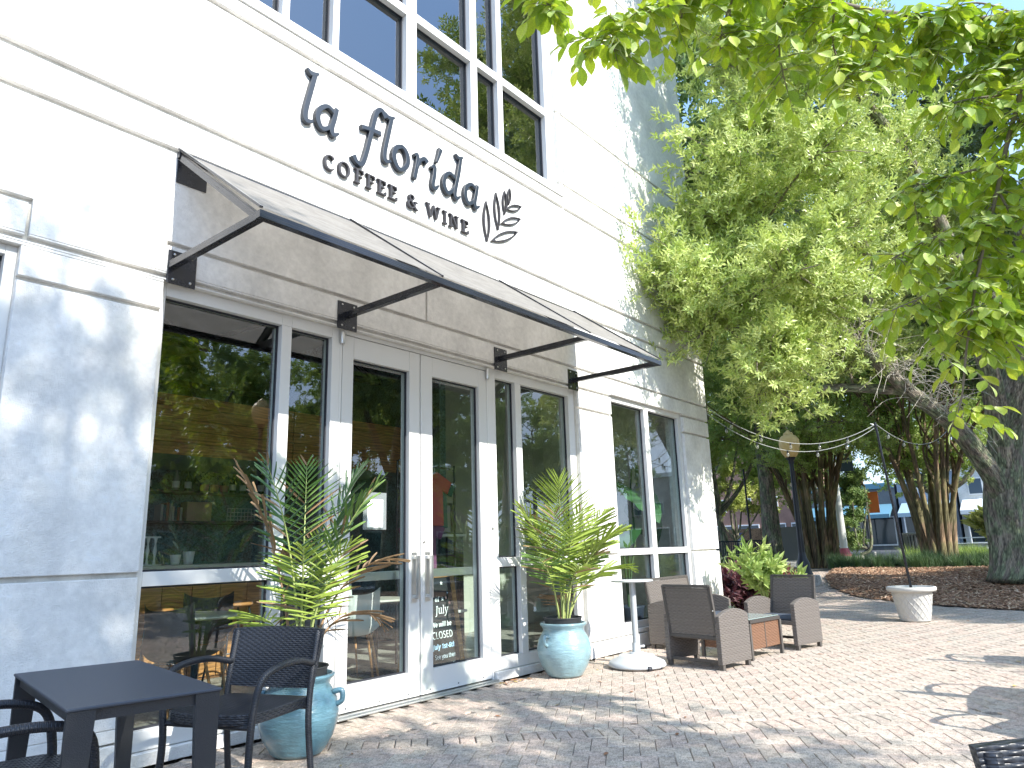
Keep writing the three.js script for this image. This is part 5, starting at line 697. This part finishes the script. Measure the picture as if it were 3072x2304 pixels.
// branch with large leaves hanging into the picture from above
{
  R = rngOf(1234);
  const t = thing('broadleaf_tree', 'near tree with large yellow green leaves hanging in from the top right', 'tree');
  const BR = { m1: [[1.07, 4.51, 5.89], [0.55, 4.36, 5.33], [0.24, 4.17, 4.80], [-0.26, 4.16, 4.25], [-0.64, 4.26, 3.86], [-1.07, 4.33, 3.52], [-1.46, 4.33, 3.27], [-1.80, 4.32, 3.04]], m2: [[0.55, 4.36, 5.33], [0.21, 4.02, 4.88], [0.23, 3.56, 4.65], [0.31, 3.15, 4.49], [0.35, 2.69, 4.32], [0.45, 2.28, 4.19]],
    h1: [[-1.26, 4.34, 3.39], [-1.38, 4.07, 3.20], [-1.49, 3.95, 3.05], [-1.56, 3.88, 2.95]], h2: [[-1.80, 4.32, 3.04], [-1.90, 4.09, 2.86], [-1.82, 3.94, 2.87]], h3: [[-0.97, 4.33, 3.59], [-0.92, 4.13, 3.44], [-0.89, 3.99, 3.39]], h4: [[-0.75, 4.28, 3.76], [-0.66, 4.05, 3.66], [-0.59, 3.85, 3.64]], h5: [[-0.54, 4.24, 3.96], [-0.45, 4.01, 3.90], [-0.36, 3.79, 3.95]], h6: [[-0.34, 4.18, 4.15], [-0.29, 4.01, 4.09], [-0.26, 3.94, 4.02]], h7: [[-1.16, 4.34, 3.45], [-1.16, 4.20, 3.33], [-1.11, 4.11, 3.26]],
    s1: [[0.18, 3.67, 4.68], [0.06, 3.67, 4.46], [0.00, 3.65, 4.28]], s2: [[0.29, 3.33, 4.55], [0.22, 3.31, 4.29], [0.16, 3.28, 4.05]], s3: [[0.36, 3.02, 4.42], [0.24, 2.96, 4.14], [0.19, 2.88, 3.92]], s4: [[0.35, 2.69, 4.32], [0.29, 2.63, 4.06], [0.23, 2.57, 3.87]], s5: [[0.42, 2.44, 4.24], [0.37, 2.31, 4.03]], s6: [[0.45, 2.28, 4.19], [0.49, 2.04, 4.13], [0.50, 1.93, 4.09]], s7: [[0.21, 4.02, 4.88], [0.09, 4.03, 4.53], [-0.04, 4.02, 4.31]], s8: [[0.31, 3.15, 4.51], [0.55, 2.79, 4.59], [0.64, 2.43, 4.50]], s10: [[0.21, 4.02, 4.88], [-0.02, 4.20, 4.59], [-0.12, 4.15, 4.32]], s11: [[0.29, 3.89, 4.81], [0.18, 3.88, 4.57], [0.08, 3.83, 4.41]], s12: [[0.64, 2.81, 4.61], [0.60, 2.60, 4.47], [0.65, 2.35, 4.33]], s9: [[0.23, 3.56, 4.65], [0.43, 3.37, 4.76], [0.58, 3.02, 4.65]] };
  const tk = curve(arr([[-1.3, 0, 8.3], [-1.25, 1.8, 8.2], [-0.8, 3.8, 7.6], [0.3, 4.7, 6.6], [1.07, 4.51, 5.89]]), 20); part(t, 'trunk', tubeV(tk, tk.map((_, i) => lerp(0.14, 0.045, i / 20)), 14, true, 0.12), M.bark);
  const lg = (() => { const pos = [], idx = []; const n = 7, prof = [0.05, 0.42, 0.74, 0.93, 1, 0.9, 0.55, 0]; for (let i = 0; i <= n; i++) { const v = i / n, w = 0.25 * prof[i], yy = -0.18 * v * v; pos.push(-w, yy + 0.09 * prof[i], v, -w * 0.5, yy + 0.055 * prof[i], v, 0, yy, v, w * 0.5, yy + 0.055 * prof[i], v, w, yy + 0.09 * prof[i], v); } for (let i = 0; i < n; i++) for (let k = 0; k < 4; k++) { const a = i * 5 + k; idx.push(a, a + 5, a + 1, a + 1, a + 5, a + 6); } const g = new THREE.BufferGeometry(); g.setAttribute('position', new THREE.Float32BufferAttribute(pos, 3)); g.setIndex(idx); g.setAttribute('uv', new THREE.Float32BufferAttribute(pos.flatMap((v, i) => (i % 3 === 0 ? [v + 0.5, pos[i + 2]] : [])), 2)); g.computeVertexNormals(); return flat(g); })();
  T.leaf = dataTex(256, (u, v) => { const x = Math.abs(u - 0.5), vein = Math.max(Math.exp(-((x * 60) ** 2)), 0.55 * Math.exp(-Math.pow(((((v - x * 0.9) * 9) % 1 + 1) % 1 - 0.5) * 9, 2))); const k = 0.9 + 0.06 * tnoise(u, v, 20, 3); return [clamp(k + 0.14 * vein), clamp(k + 0.12 * vein), clamp(k + 0.05 * vein)]; }, true);
  const LM = [[0.52, 0.68, 0.03], [0.44, 0.62, 0.03], [0.62, 0.74, 0.05], [0.34, 0.52, 0.03]].map((c) => phys(c, 0.8, { clearcoat: 0.4, clearcoatRoughness: 0.35, transmission: 0.6, thickness: 0, map: T.leaf }));
  const leaves = [], twigs = [], m = new THREE.Matrix4();
  const spray = (p, dir, L) => { const e = p.clone().addScaledVector(dir, L).add(V(0, -0.28 * L, 0)), c = curve([p, p.clone().lerp(e, 0.5).add(V(0, 0.05 * L, 0)), e], 8); twigs.push(tubeV(c, c.map((_, i) => lerp(0.0035, 0.0012, i / 8)), 4, false)); const n = Math.round(L / 0.028); for (let i = 1; i <= n; i++) { const k = (i / n) * 8, i0 = Math.min(Math.floor(k), 7), q = c[i0].clone().lerp(c[i0 + 1], k - i0), tn = c[i0 + 1].clone().sub(c[i0]).normalize(), sd = V().crossVectors(tn, V(0, 1, 0)).normalize(), a = i === n ? 0 : (i % 2 ? 1 : -1) * rr(0.7, 1.15); const d = tn.clone().multiplyScalar(Math.cos(a)).addScaledVector(sd, Math.sin(a)).add(V(rr(-0.3, 0.3), rr(-0.65, 0.1), rr(-0.3, 0.3))).normalize(), l = rr(0.07, 0.12), nn = V(rr(-0.5, 0.5), 1, rr(-0.5, 0.5)), x = V().crossVectors(nn, d).normalize(), y = V().crossVectors(d, x); m.makeBasis(x.multiplyScalar(l * rr(1.0, 1.25)), y.multiplyScalar(l), d.clone().multiplyScalar(l)).setPosition(q); leaves.push([m.clone(), Math.floor(R() * 4), q]); } };
  for (const [k, p] of Object.entries(BR)) { const c = curve(arr(p), 24), main = k[0] === 'm'; part(t, 'branch', tubeV(c, c.map((_, i) => lerp(main ? 0.02 : 0.008, main ? 0.006 : 0.003, i / 24)), 7), M.twig);
    const len = new THREE.CatmullRomCurve3(c).getLength(), n = Math.round(len * (main ? 24 : k === 's6' ? 16 : k === 's5' ? 26 : 48)); for (let i = 0; i < n; i++) { const q = c[Math.floor((main ? lerp(0.3, 1, R()) : Math.pow(R(), 0.8)) * 24)], a = rr(0, 6.28), d = V(Math.cos(a), rr(-0.9, 0.35), Math.sin(a)).normalize(); spray(q, d, rr(0.12, k === 'h2' ? 0.14 : 0.27)); } }
  const near = leaves.map((l) => [l[2].distanceTo(camera.position), l]).sort((a, b) => a[0] - b[0]); const fwd = V(0.757, 0.226, -0.613), rt = V(0.634, -0.029, 0.773), upv = V().crossVectors(rt, fwd);
  let n = 0; const rest = []; for (const [, l] of near) { const d = l[2].clone().sub(camera.position), f = d.dot(fwd), vis = Math.abs(d.dot(rt) / f) < 0.7 && Math.abs(d.dot(upv) / f) < 0.52; if (vis && n < 300) { const k = part(t, 'leaf', lg, LM[l[1]]); l[0].decompose(k.position, k.quaternion, k.scale); n++; } else rest.push(l); }
  const im = new THREE.InstancedMesh(lg, phys([1, 1, 1], 0.8, { clearcoat: 0.4, clearcoatRoughness: 0.35, transmission: 0.6, thickness: 0, map: T.leaf }), rest.length); rest.forEach((l, i) => { im.setMatrixAt(i, l[0]); im.setColorAt(i, LM[l[1]].color); }); im.name = 'foliage'; im.userData.kind = 'stuff'; im.castShadow = im.receiveShadow = true; t.add(im);
  const tg = part(t, 'twigs', merge(twigs), M.twig); tg.userData.kind = 'stuff';
  console.log('near leaves', leaves.length);
}
// grasses along the bed
{
  R = rngOf(66);
  const clump = (n, h, seed) => { const s = R; R = rngOf(seed); const pos = []; for (let i = 0; i < n; i++) { const a = rr(0, 6.28), r = rr(0, 0.1), L = h * rr(0.6, 1.1), o = rr(0.15, 0.75), w = 0.006, b = V(Math.cos(a) * r, 0, Math.sin(a) * r), sd = V(-Math.sin(a), 0, Math.cos(a)), P = []; for (let k = 0; k <= 3; k++) { const t = k / 3; P.push(b.clone().add(V(Math.cos(a) * o * L * t * t * 0.9, L * (t - 0.35 * o * t * t), Math.sin(a) * o * L * t * t * 0.9))); } for (let k = 0; k < 3; k++) { const w0 = w * (1 - k / 3.2), w1 = w * (1 - (k + 1) / 3.2), A = P[k].clone().addScaledVector(sd, w0), B = P[k].clone().addScaledVector(sd, -w0), C = P[k + 1].clone().addScaledVector(sd, w1), D = P[k + 1].clone().addScaledVector(sd, -w1); for (const q of [A, B, C, C, B, D]) pos.push(q.x, q.y, q.z); } } R = s; const g = new THREE.BufferGeometry(); g.setAttribute('position', new THREE.Float32BufferAttribute(pos, 3)); g.setAttribute('uv', new THREE.Float32BufferAttribute(new Float32Array(pos.length / 3 * 2), 2)); g.computeVertexNormals(); return g; };
  const G = clump(60, 0.42, 3), q = new THREE.Quaternion(), m = new THREE.Matrix4();
  const bed = (name, label, n, f) => { const im = new THREE.InstancedMesh(G, M.leafI(0.35, 0.85), n); for (let i = 0; i < n; i++) { const [x, z, s, c] = f(i); q.setFromAxisAngle(V(0, 1, 0), rr(0, 6.28)); im.setMatrixAt(i, m.compose(V(x, TH(x, z) + 0.03, z), q, V(s, s * rr(0.8, 1.2), s))); const k = rr(0.8, 1.2); im.setColorAt(i, col(c[0] * k, c[1] * k, c[2] * k)); } im.name = name; im.castShadow = im.receiveShadow = true; scene.add(im); tag(im, label, 'grass', null, 'stuff'); };
  const dk = [0.08, 0.16, 0.05], yl = [0.30, 0.42, 0.07];
  bed('border_grass', 'dark strappy grass along the back of the mulch bed', 420, () => { const u = R(); const z = lerp(-1.6, 6.5, u); const x = 16.2 + (z < 1 ? (1 - z) * 0.45 : 0) + rr(-0.5, 0.9) - (z > 3 ? (z - 3) * 0.5 : 0); return [x, z, rr(0.8, 1.25), dk]; });
  bed('sunny_grass', 'bright yellow green grass patches behind the crape myrtles', 420, () => { const k = R(); return k < 0.5 ? [rr(19.6, 23.5), rr(-0.2, 2.6), rr(0.9, 1.4), yl] : k < 0.7 ? [rr(19.5, 22.5), rr(2.2, 5), rr(0.9, 1.4), yl] : [rr(20.5, 24), rr(-9, -5.6), rr(0.8, 1.3), yl]; });
  bed('plaza_grass', 'yellow grasses in a bed across the plaza, seen only in the glass', 300, () => [rr(-9, 8), rr(13.2, 14.6), rr(1, 1.7), [0.26, 0.26, 0.06]]);
}
// planter with a leafy shrub and red leaved plants near the corner
{
  R = rngOf(77);
  const lf = sprig(8, 0.1, 0.12, 0.045, 19, 1.0, 0.9);
  const shrub = (name, label, x, z, pot, h0, h1, r, n, c0, c1, scale) => { const t = thing(name, label, 'plant', [x, TH(x, z), z]); if (pot) { part(t, 'planter', lathe(pot[0], 36), pot[1]); } const tw = [], im = new THREE.InstancedMesh(lf, M.leafI(0.4, 0.8), n); const q = new THREE.Quaternion(), m = new THREE.Matrix4(); const st = []; for (let i = 0; i < 16; i++) { const a = rr(0, 6.28), e = V(Math.cos(a) * r * rr(0.2, 1), lerp(h0, h1, rr(0.35, 1)), Math.sin(a) * r * rr(0.2, 1)), c = curve([V(rr(-0.03, 0.03), h0 - 0.05, rr(-0.03, 0.03)), V(e.x * 0.35, lerp(h0, e.y, 0.55), e.z * 0.35), e], 8); tw.push(tubeV(c, c.map((_, k) => lerp(0.008, 0.003, k / 8)), 5, false)); st.push(c); } for (let i = 0; i < n; i++) { const c = st[i % 16], p = c[3 + Math.floor(R() * 6)].clone().add(V(rr(-0.05, 0.05), rr(-0.04, 0.04), rr(-0.05, 0.05))); const d = V(p.x * 1.4 + rr(-0.5, 0.5), rr(0.2, 1), p.z * 1.4 + rr(-0.5, 0.5)).normalize(); q.setFromUnitVectors(V(0, 1, 0), d); const k = scale * rr(0.8, 1.25); im.setMatrixAt(i, m.compose(p, q, V(k, k, k))); const f = R(); im.setColorAt(i, col(lerp(c0[0], c1[0], f), lerp(c0[1], c1[1], f), lerp(c0[2], c1[2], f))); } part(t, 'stems', merge(tw), M.stem); im.name = 'foliage'; im.userData.kind = 'stuff'; im.castShadow = im.receiveShadow = true; t.add(im); };
  shrub('potted_shrub', 'leafy light green shrub in a pale turquoise planter behind the low table', 5.75, 0.82, [[[0, 0.003], [0.15, 0.003], [0.2, 0.36], [0.215, 0.4], [0.2, 0.41], [0.18, 0.37], [0, 0.35]], std([0.5, 0.66, 0.66], 0.5)], 0.36, 1.15, 0.5, 96, [0.24, 0.38, 0.06], [0.46, 0.55, 0.16], 1.25);
  shrub('red_leaf_plant', 'dark red leaved plant by the corner of the building', 7.1, -0.15, null, 0.0, 0.75, 0.42, 220, [0.09, 0.02, 0.03], [0.16, 0.03, 0.04], 1.3);
  shrub('red_leaf_plant', 'red tinged plant behind the potted shrub', 7.0, 0.55, null, 0.0, 0.7, 0.36, 160, [0.25, 0.05, 0.05], [0.14, 0.2, 0.05], 1.2);
  shrub('dark_shrub', 'dark green low shrub past the corner of the building', 8.3, -1.1, null, 0.0, 0.8, 0.6, 260, [0.04, 0.08, 0.025], [0.08, 0.13, 0.04], 1.5);
  shrub('round_shrub', 'round pale yellow green shrub beside the far bench', 27.0, 1.9, null, 0.0, 1.5, 0.85, 420, [0.28, 0.33, 0.08], [0.4, 0.42, 0.14], 3.0);
  const fall = thing('fallen_leaf', 'dry brown leaf lying on the seat of the woven armchair', 'leaf', [-2.36, 0.452, 1.12], 0.6); part(fall, 'blade', leafletG.clone().scale(0.035, 0.04, 0.09), M.palmDry);
  const im = new THREE.InstancedMesh(leafletG.clone().scale(0.03, 0.05, 0.07), std([1, 1, 1], 0.9), 90); for (let i = 0; i < 90; i++) { const x = i < 26 ? rr(0.85, 1.25) : rr(-2.5, 9), z = i < 26 ? rr(0.06, 0.2) : rr(0.05, 4.5); const q = new THREE.Quaternion().setFromEuler(new THREE.Euler(rr(-0.2, 0.2), rr(0, 6.28), rr(-0.3, 0.3))); const s = rr(0.4, 1); im.setMatrixAt(i, new THREE.Matrix4().compose(V(x, 0.008, z), q, V(s, s, s))); im.setColorAt(i, R() < 0.3 ? col(0.4, 0.3, 0.1) : col(0.25, 0.12, 0.06)); } im.name = 'leaf_litter'; scene.add(im); tag(im, 'scattered dry leaf litter on the paving', 'litter', null, 'stuff');
}

// ---------------------------------------------------------------- lamps, benches, far street
M.lampPost = phys([0.012, 0.014, 0.018], 0.4);
function streetLamp(label, x, z, h, mat, y = TH(x, z)) {
  const t = thing('street_lamp', label, 'street lamp', [x, y, z], 0, 'acorn globe street lamps');
  part(t, 'plinth', rbox(-0.3, 0.3, -0.03, 0.22, -0.3, 0.3, 0.03), M.concrete);
  part(t, 'base', lathe([[0.19, 0.22], [0.2, 0.26], [0.16, 0.32], [0.15, 0.5], [0.1, 0.62], [0.075, 0.75]], 24), mat);
  part(t, 'pole', lathe([[0.075, 0.75], [0.07, 1.0], [0.05, h - 0.7], [0.07, h - 0.68], [0.06, h - 0.62], [0.1, h - 0.58], [0.11, h - 0.54], [0, h - 0.54]], 20), mat);
  part(t, 'globe', lathe([[0, h - 0.54], [0.13, h - 0.53], [0.21, h - 0.4], [0.245, h - 0.24], [0.235, h - 0.1], [0.17, h - 0.01], [0.11, h + 0.015], [0.12, h + 0.03], [0.1, h + 0.07], [0.055, h + 0.09], [0.05, h + 0.11], [0.02, h + 0.135], [0, h + 0.14]], 28), phys([0.72, 0.52, 0.20], 0.5));
  return t;
}
streetLamp('black street lamp with yellowed globe behind the wicker armchairs', 13.4, -1.1, 3.55, M.lampPost);
streetLamp('black street lamp far off before the blue roof', 33.5, -4.5, 3.9, M.lampPost);
streetLamp('pale street lamp in front of the far shops', 44, -3.6, 4.0, std([0.45, 0.47, 0.46], 0.5));
streetLamp('street lamp across the plaza mirrored in the left window', 5.3, 11.15, 5.0, M.lampPost);
// pale banner pole
{
  const t = thing('banner_pole', 'pale fluted pole with dark banners and red base', 'pole', [25.3, 0.42, -3.35]);
  part(t, 'plinth', rbox(-0.55, 0.55, -0.02, 0.2, -0.55, 0.55, 0.03), M.concrete);
  part(t, 'base', lathe([[0.26, 0.2], [0.27, 0.26], [0.2, 0.34], [0.15, 0.5]], 24), std([0.35, 0.06, 0.09], 0.6)); part(t, 'shaft', lathe([[0.14, 0.5], [0.1, 3.6], [0.08, 4.6], [0, 4.6]], 16), std([0.5, 0.51, 0.48], 0.6));
  part(t, 'arm', [bar(V(0, 4.3, 0), V(0.1, 4.3, 0.75), 0.03), bar(V(0, 3.35, 0), V(0.1, 3.35, 0.75), 0.03)], M.blackmetal);
  const b = part(t, 'banner', rbox(0.06, 0.09, 3.4, 4.26, 0.14, 0.7, 0.004), std([0.03, 0.05, 0.06], 0.8)); for (let k = 0; k < 3; k++) part(b, 'stripe', rbox(0.052, 0.0595, 3.75 + k * 0.16, 3.83 + k * 0.16, 0.2, 0.64, 0.002), std([0.28, 0.27, 0.2], 0.8));
}
solo('orange_banner', 'orange banner hanging from the far lamp post', 'banner', [rbox(33.35, 33.38, 2.45, 3.45, -4.3, -3.7, 0.005)], std([0.62, 0.16, 0.03], 0.8));
solo('maroon_banner', 'dark maroon banner before the white canopy', 'banner', [rbox(38.35, 38.38, 2.4, 3.4, 0.9, 1.45, 0.005)], std([0.10, 0.02, 0.03], 0.8));
{ const t = thing('sign_post', 'thin dark post between the lamp and the building', 'post', [17.5, TH(17.5, -3.9), -3.9]); part(t, 'post', rod(V(0, 0, 0), V(-0.05, 3.0, 0), 0.03, 0.03, 10), M.lampPost); part(t, 'cap', rod(V(-0.05, 3.0, 0), V(-0.05, 3.05, 0), 0.04, 0.02, 10), M.lampPost); }
// benches
function bench(label, x, z, turn, y = TH(x, z)) { const t = thing('park_bench', label, 'bench', [x, y, z], turn, 'black slatted benches'); for (let i = 0; i < 26; i++) part(t, 'slat', tubeV(curve([V(-0.82 + i * 0.0656, 0.42, 0.24), V(-0.82 + i * 0.0656, 0.44, 0.0), V(-0.82 + i * 0.0656, 0.47, -0.2), V(-0.82 + i * 0.0656, 0.86, -0.33)], 8), 0.014, 5), M.lampPost); part(t, 'top_rail', rod(V(-0.85, 0.86, -0.33), V(0.85, 0.86, -0.33), 0.02), M.lampPost); part(t, 'front_rail', rod(V(-0.85, 0.42, 0.25), V(0.85, 0.42, 0.25), 0.02), M.lampPost); for (const s of [-1, 1]) { part(t, 'leg', [rod(V(s * 0.8, 0.44, 0.2), V(s * 0.8, 0, 0.25), 0.022), rod(V(s * 0.8, 0.46, -0.2), V(s * 0.8, 0, -0.3), 0.022)], M.lampPost); part(t, 'armrest', tubeV(curve([V(s * 0.84, 0.43, 0.22), V(s * 0.84, 0.62, 0.2), V(s * 0.84, 0.64, -0.25)], 10), 0.016, 6), M.lampPost); } }
bench('black slatted bench near the corner of the building', 17.6, -4.35, -1.2); bench('black slatted bench in the distance behind the lawn', 23.6, -6.1, -1.3); bench('black slatted bench at the far right by the round shrub', 29.5, 3.4, -1.5);
{ const t = thing('litter_bin', 'grey slatted litter bin behind the planter pole', 'litter bin', [25.2, 0.42, -0.9]); for (let i = 0; i < 20; i++) { const a = (i / 20) * 6.283; part(t, 'slat', bar(V(Math.cos(a) * 0.3, 0.04, Math.sin(a) * 0.3), V(Math.cos(a) * 0.33, 0.95, Math.sin(a) * 0.33), 0.06, 0.015), std([0.2, 0.21, 0.2], 0.6)); } part(t, 'liner', lathe([[0, 0.05], [0.26, 0.05], [0.28, 0.9]], 20), M.gasket); part(t, 'rim', new THREE.TorusGeometry(0.34, 0.03, 8, 28).rotateX(Math.PI / 2).translate(0, 0.96, 0), std([0.25, 0.26, 0.25], 0.6)); }
// low tan wall with sign panels beyond the lawn
{
  const t = thing('boundary_wall', 'low tan wall with grey panels beyond the lawn', 'wall', [29, 0.42, -8.6], -0.16);
  const tan = std([0.42, 0.28, 0.19], 0.9, { map: rep(T.speck, 0.5) }), gr = std([0.17, 0.18, 0.18], 0.9);
  const w = [-4.6, -3.0, -1.4, 0.2, 1.4, 2.6]; for (let i = 0; i < w.length - 1; i++) part(t, 'panel', rbox(-0.1, 0.1 + (i % 2) * 0.006, 0, 1.45, w[i] + 0.006, w[i + 1] - 0.006, 0.01), [gr, gr, tan, tan, gr][i]);
  const s = part(t, 'notice', rbox(-0.125, -0.105, 0.72, 1.28, -0.55, -0.08, 0.003), std([0.12, 0.16, 0.42], 0.6)); for (let k = 0; k < 4; k++) part(s, 'line', rbox(-0.129, -0.1255, 0.8 + k * 0.11, 0.85 + k * 0.11, -0.48, -0.16, 0.001, 1), M.whitepaint);
}
// far shops across the street
{
  const mk = (label, x, z0, z1, h, c, awn, roof) => { const t = thing('shop_building', label, 'building', [x, 0.4, 0]); const mat = std(c, 0.9, { map: rep(T.wallCol, 0.2) }); part(t, 'wall', box(0.3, 9, 0, h, z0, z1), mat); part(t, 'cornice', rbox(0.15, 0.31, h - 0.35, h + 0.1, z0, z1, 0.03), roof); const n = Math.max(2, Math.round((z1 - z0) / 2.6)), w = (z1 - z0) / n; for (let i = 0; i < n; i++) { const a = z0 + i * w + 0.25, b = z0 + (i + 1) * w - 0.25; const f = part(t, 'shop_window', [rbox(0.2, 0.299, 0.3, 0.42, a, b, 0.01), rbox(0.2, 0.299, 2.5, 2.62, a, b, 0.01), rbox(0.2, 0.2985, 0.42, 2.5, a, a + 0.08, 0.01), rbox(0.2, 0.2985, 0.42, 2.5, b - 0.08, b, 0.01)], M.whitepaint); part(f, 'pane', box(0.27, 0.285, 0.42, 2.5, a + 0.08, b - 0.08), phys([0.05, 0.07, 0.08], 0.05)); if (h > 5.5) { const u = part(t, 'upper_window', rbox(0.22, 0.2995, 3.9, 5.2, (a + b) / 2 - 0.5, (a + b) / 2 + 0.5, 0.01), M.whitepaint); part(u, 'pane', box(0.2, 0.2195, 4.0, 5.1, (a + b) / 2 - 0.42, (a + b) / 2 + 0.42), phys([0.08, 0.11, 0.14], 0.05)); } } if (awn) { const pr = new THREE.BufferGeometry(); pr.setAttribute('position', new THREE.Float32BufferAttribute([0.29, 3.6, z0 + 0.2, -1.7, 2.75, z0 + 0.2, -1.7, 2.75, z1 - 0.2, 0.29, 3.6, z0 + 0.2, -1.7, 2.75, z1 - 0.2, 0.29, 3.6, z1 - 0.2, -1.7, 2.75, z0 + 0.2, -1.7, 2.45, z0 + 0.2, -1.7, 2.45, z1 - 0.2, -1.7, 2.75, z0 + 0.2, -1.7, 2.45, z1 - 0.2, -1.7, 2.75, z1 - 0.2, 0.29, 3.6, z0 + 0.2, -1.7, 2.45, z0 + 0.2, -1.7, 2.75, z0 + 0.2, 0.29, 3.6, z1 - 0.2, -1.7, 2.75, z1 - 0.2, -1.7, 2.45, z1 - 0.2], 3)); const g = muv(pr); g.computeVertexNormals(); part(t, 'awning', g, awn); for (let z = z0 + 0.6; z < z1; z += 2.4) part(t, 'post', rod(V(-1.6, 0, z), V(-1.6, 2.6, z), 0.05, 0.05, 8), M.whitepaint); } };
  const teal = std([0.10, 0.23, 0.30], 0.7), white = std([0.72, 0.74, 0.72], 0.7), green = std([0.12, 0.3, 0.26], 0.7);
  mk('far shop with teal awning and dark front', 60, -16, -8.4, 5.2, [0.16, 0.17, 0.18], teal, teal); mk('far shop with pale blue awning beside the teal one', 60, -8.2, -4.2, 6.2, [0.30, 0.36, 0.44], std([0.3, 0.42, 0.5], 0.7), white); mk('far white shop with white canopy', 60, -4, 5.5, 6.6, [0.66, 0.66, 0.63], white, white); mk('far cream shop with green trim at the right', 60, 5.7, 14, 6.0, [0.5, 0.42, 0.3], green, white); mk('tall far building left of the shops', 66, -40, -16.5, 11, [0.34, 0.2, 0.15], null, white); mk('far building at the far right', 62, 14.3, 34, 8, [0.45, 0.4, 0.36], null, white);
  // canopies on posts in front of the shops
  [[46, 2.2, 'white canopy tent before the far shops, left'], [47, 6.0, 'white canopy tent before the far shops, right']].forEach(([x, z, w]) => { const t = thing('canopy_tent', w, 'tent', [x, 0.41, z], 0, 'canopy tents'); const c = new THREE.ConeGeometry(2.1, 0.9, 4, 1, true).rotateY(pi / 4).translate(0, 2.85, 0); part(t, 'canopy', muv(c), white); part(t, 'valance', [box(-1.5, 1.5, 2.1, 2.4, -1.5, -1.48), box(-1.5, 1.5, 2.1, 2.4, 1.48, 1.5), box(-1.5, -1.48, 2.1, 2.4, -1.47, 1.47), box(1.48, 1.5, 2.1, 2.4, -1.47, 1.47)], std([0.2, 0.45, 0.42], 0.7)); for (const [a, b] of [[-1, -1], [1, -1], [-1, 1], [1, 1]]) part(t, 'post', rod(V(a * 1.45, 0, b * 1.45), V(a * 1.45, 2.4, b * 1.45), 0.03, 0.03, 8), white); });
  { const t = thing('picnic_table', 'white outdoor table before the far shops', 'table', [43, 0.41, -1.5]); part(t, 'top', rbox(-0.5, 0.5, 0.72, 0.78, -1.1, 1.1, 0.01), white); for (const s of [-1, 1]) { part(t, 'leg', rbox(-0.4, 0.4, 0, 0.72, s * 0.9 - 0.04, s * 0.9 + 0.04, 0.01), white); part(t, 'seat', rbox(s * 0.95 - 0.15, s * 0.95 + 0.15, 0.42, 0.46, -1.1, 1.1, 0.01), white); part(t, 'seat_leg', rbox(s * 0.95 - 0.04, s * 0.95 + 0.04, 0, 0.42, -0.9, 0.9, 0.01), white); } }
  // buildings across the road, only mirrored in the glass
  { const t = thing('street_building', 'pale brick building across the road, mirrored in the glass', 'building', [0, 0, 0]); part(t, 'wall', box(-30, 44, -0.02, 6.5, 40, 48), std([0.4, 0.27, 0.2], 0.9)); for (let i = 0; i < 18; i++) { const w = part(t, 'window', rbox(-28 + i * 4, -26 + i * 4, 1, 3, 39.9, 39.99, 0.02), M.whitepaint); part(w, 'pane', box(-27.85 + i * 4, -26.15 + i * 4, 1.12, 2.88, 39.88, 39.898), phys([0.05, 0.06, 0.07], 0.05)); } part(t, 'cornice', rbox(-30.2, 44.2, 6.5, 6.9, 39.8, 48, 0.05), M.whitepaint); }
}
scene.traverse((o) => { if (o.isMesh) { o.castShadow = true; o.receiveShadow = true; } });
renderer.setSize(1024, 768);
renderer.render(scene, camera);
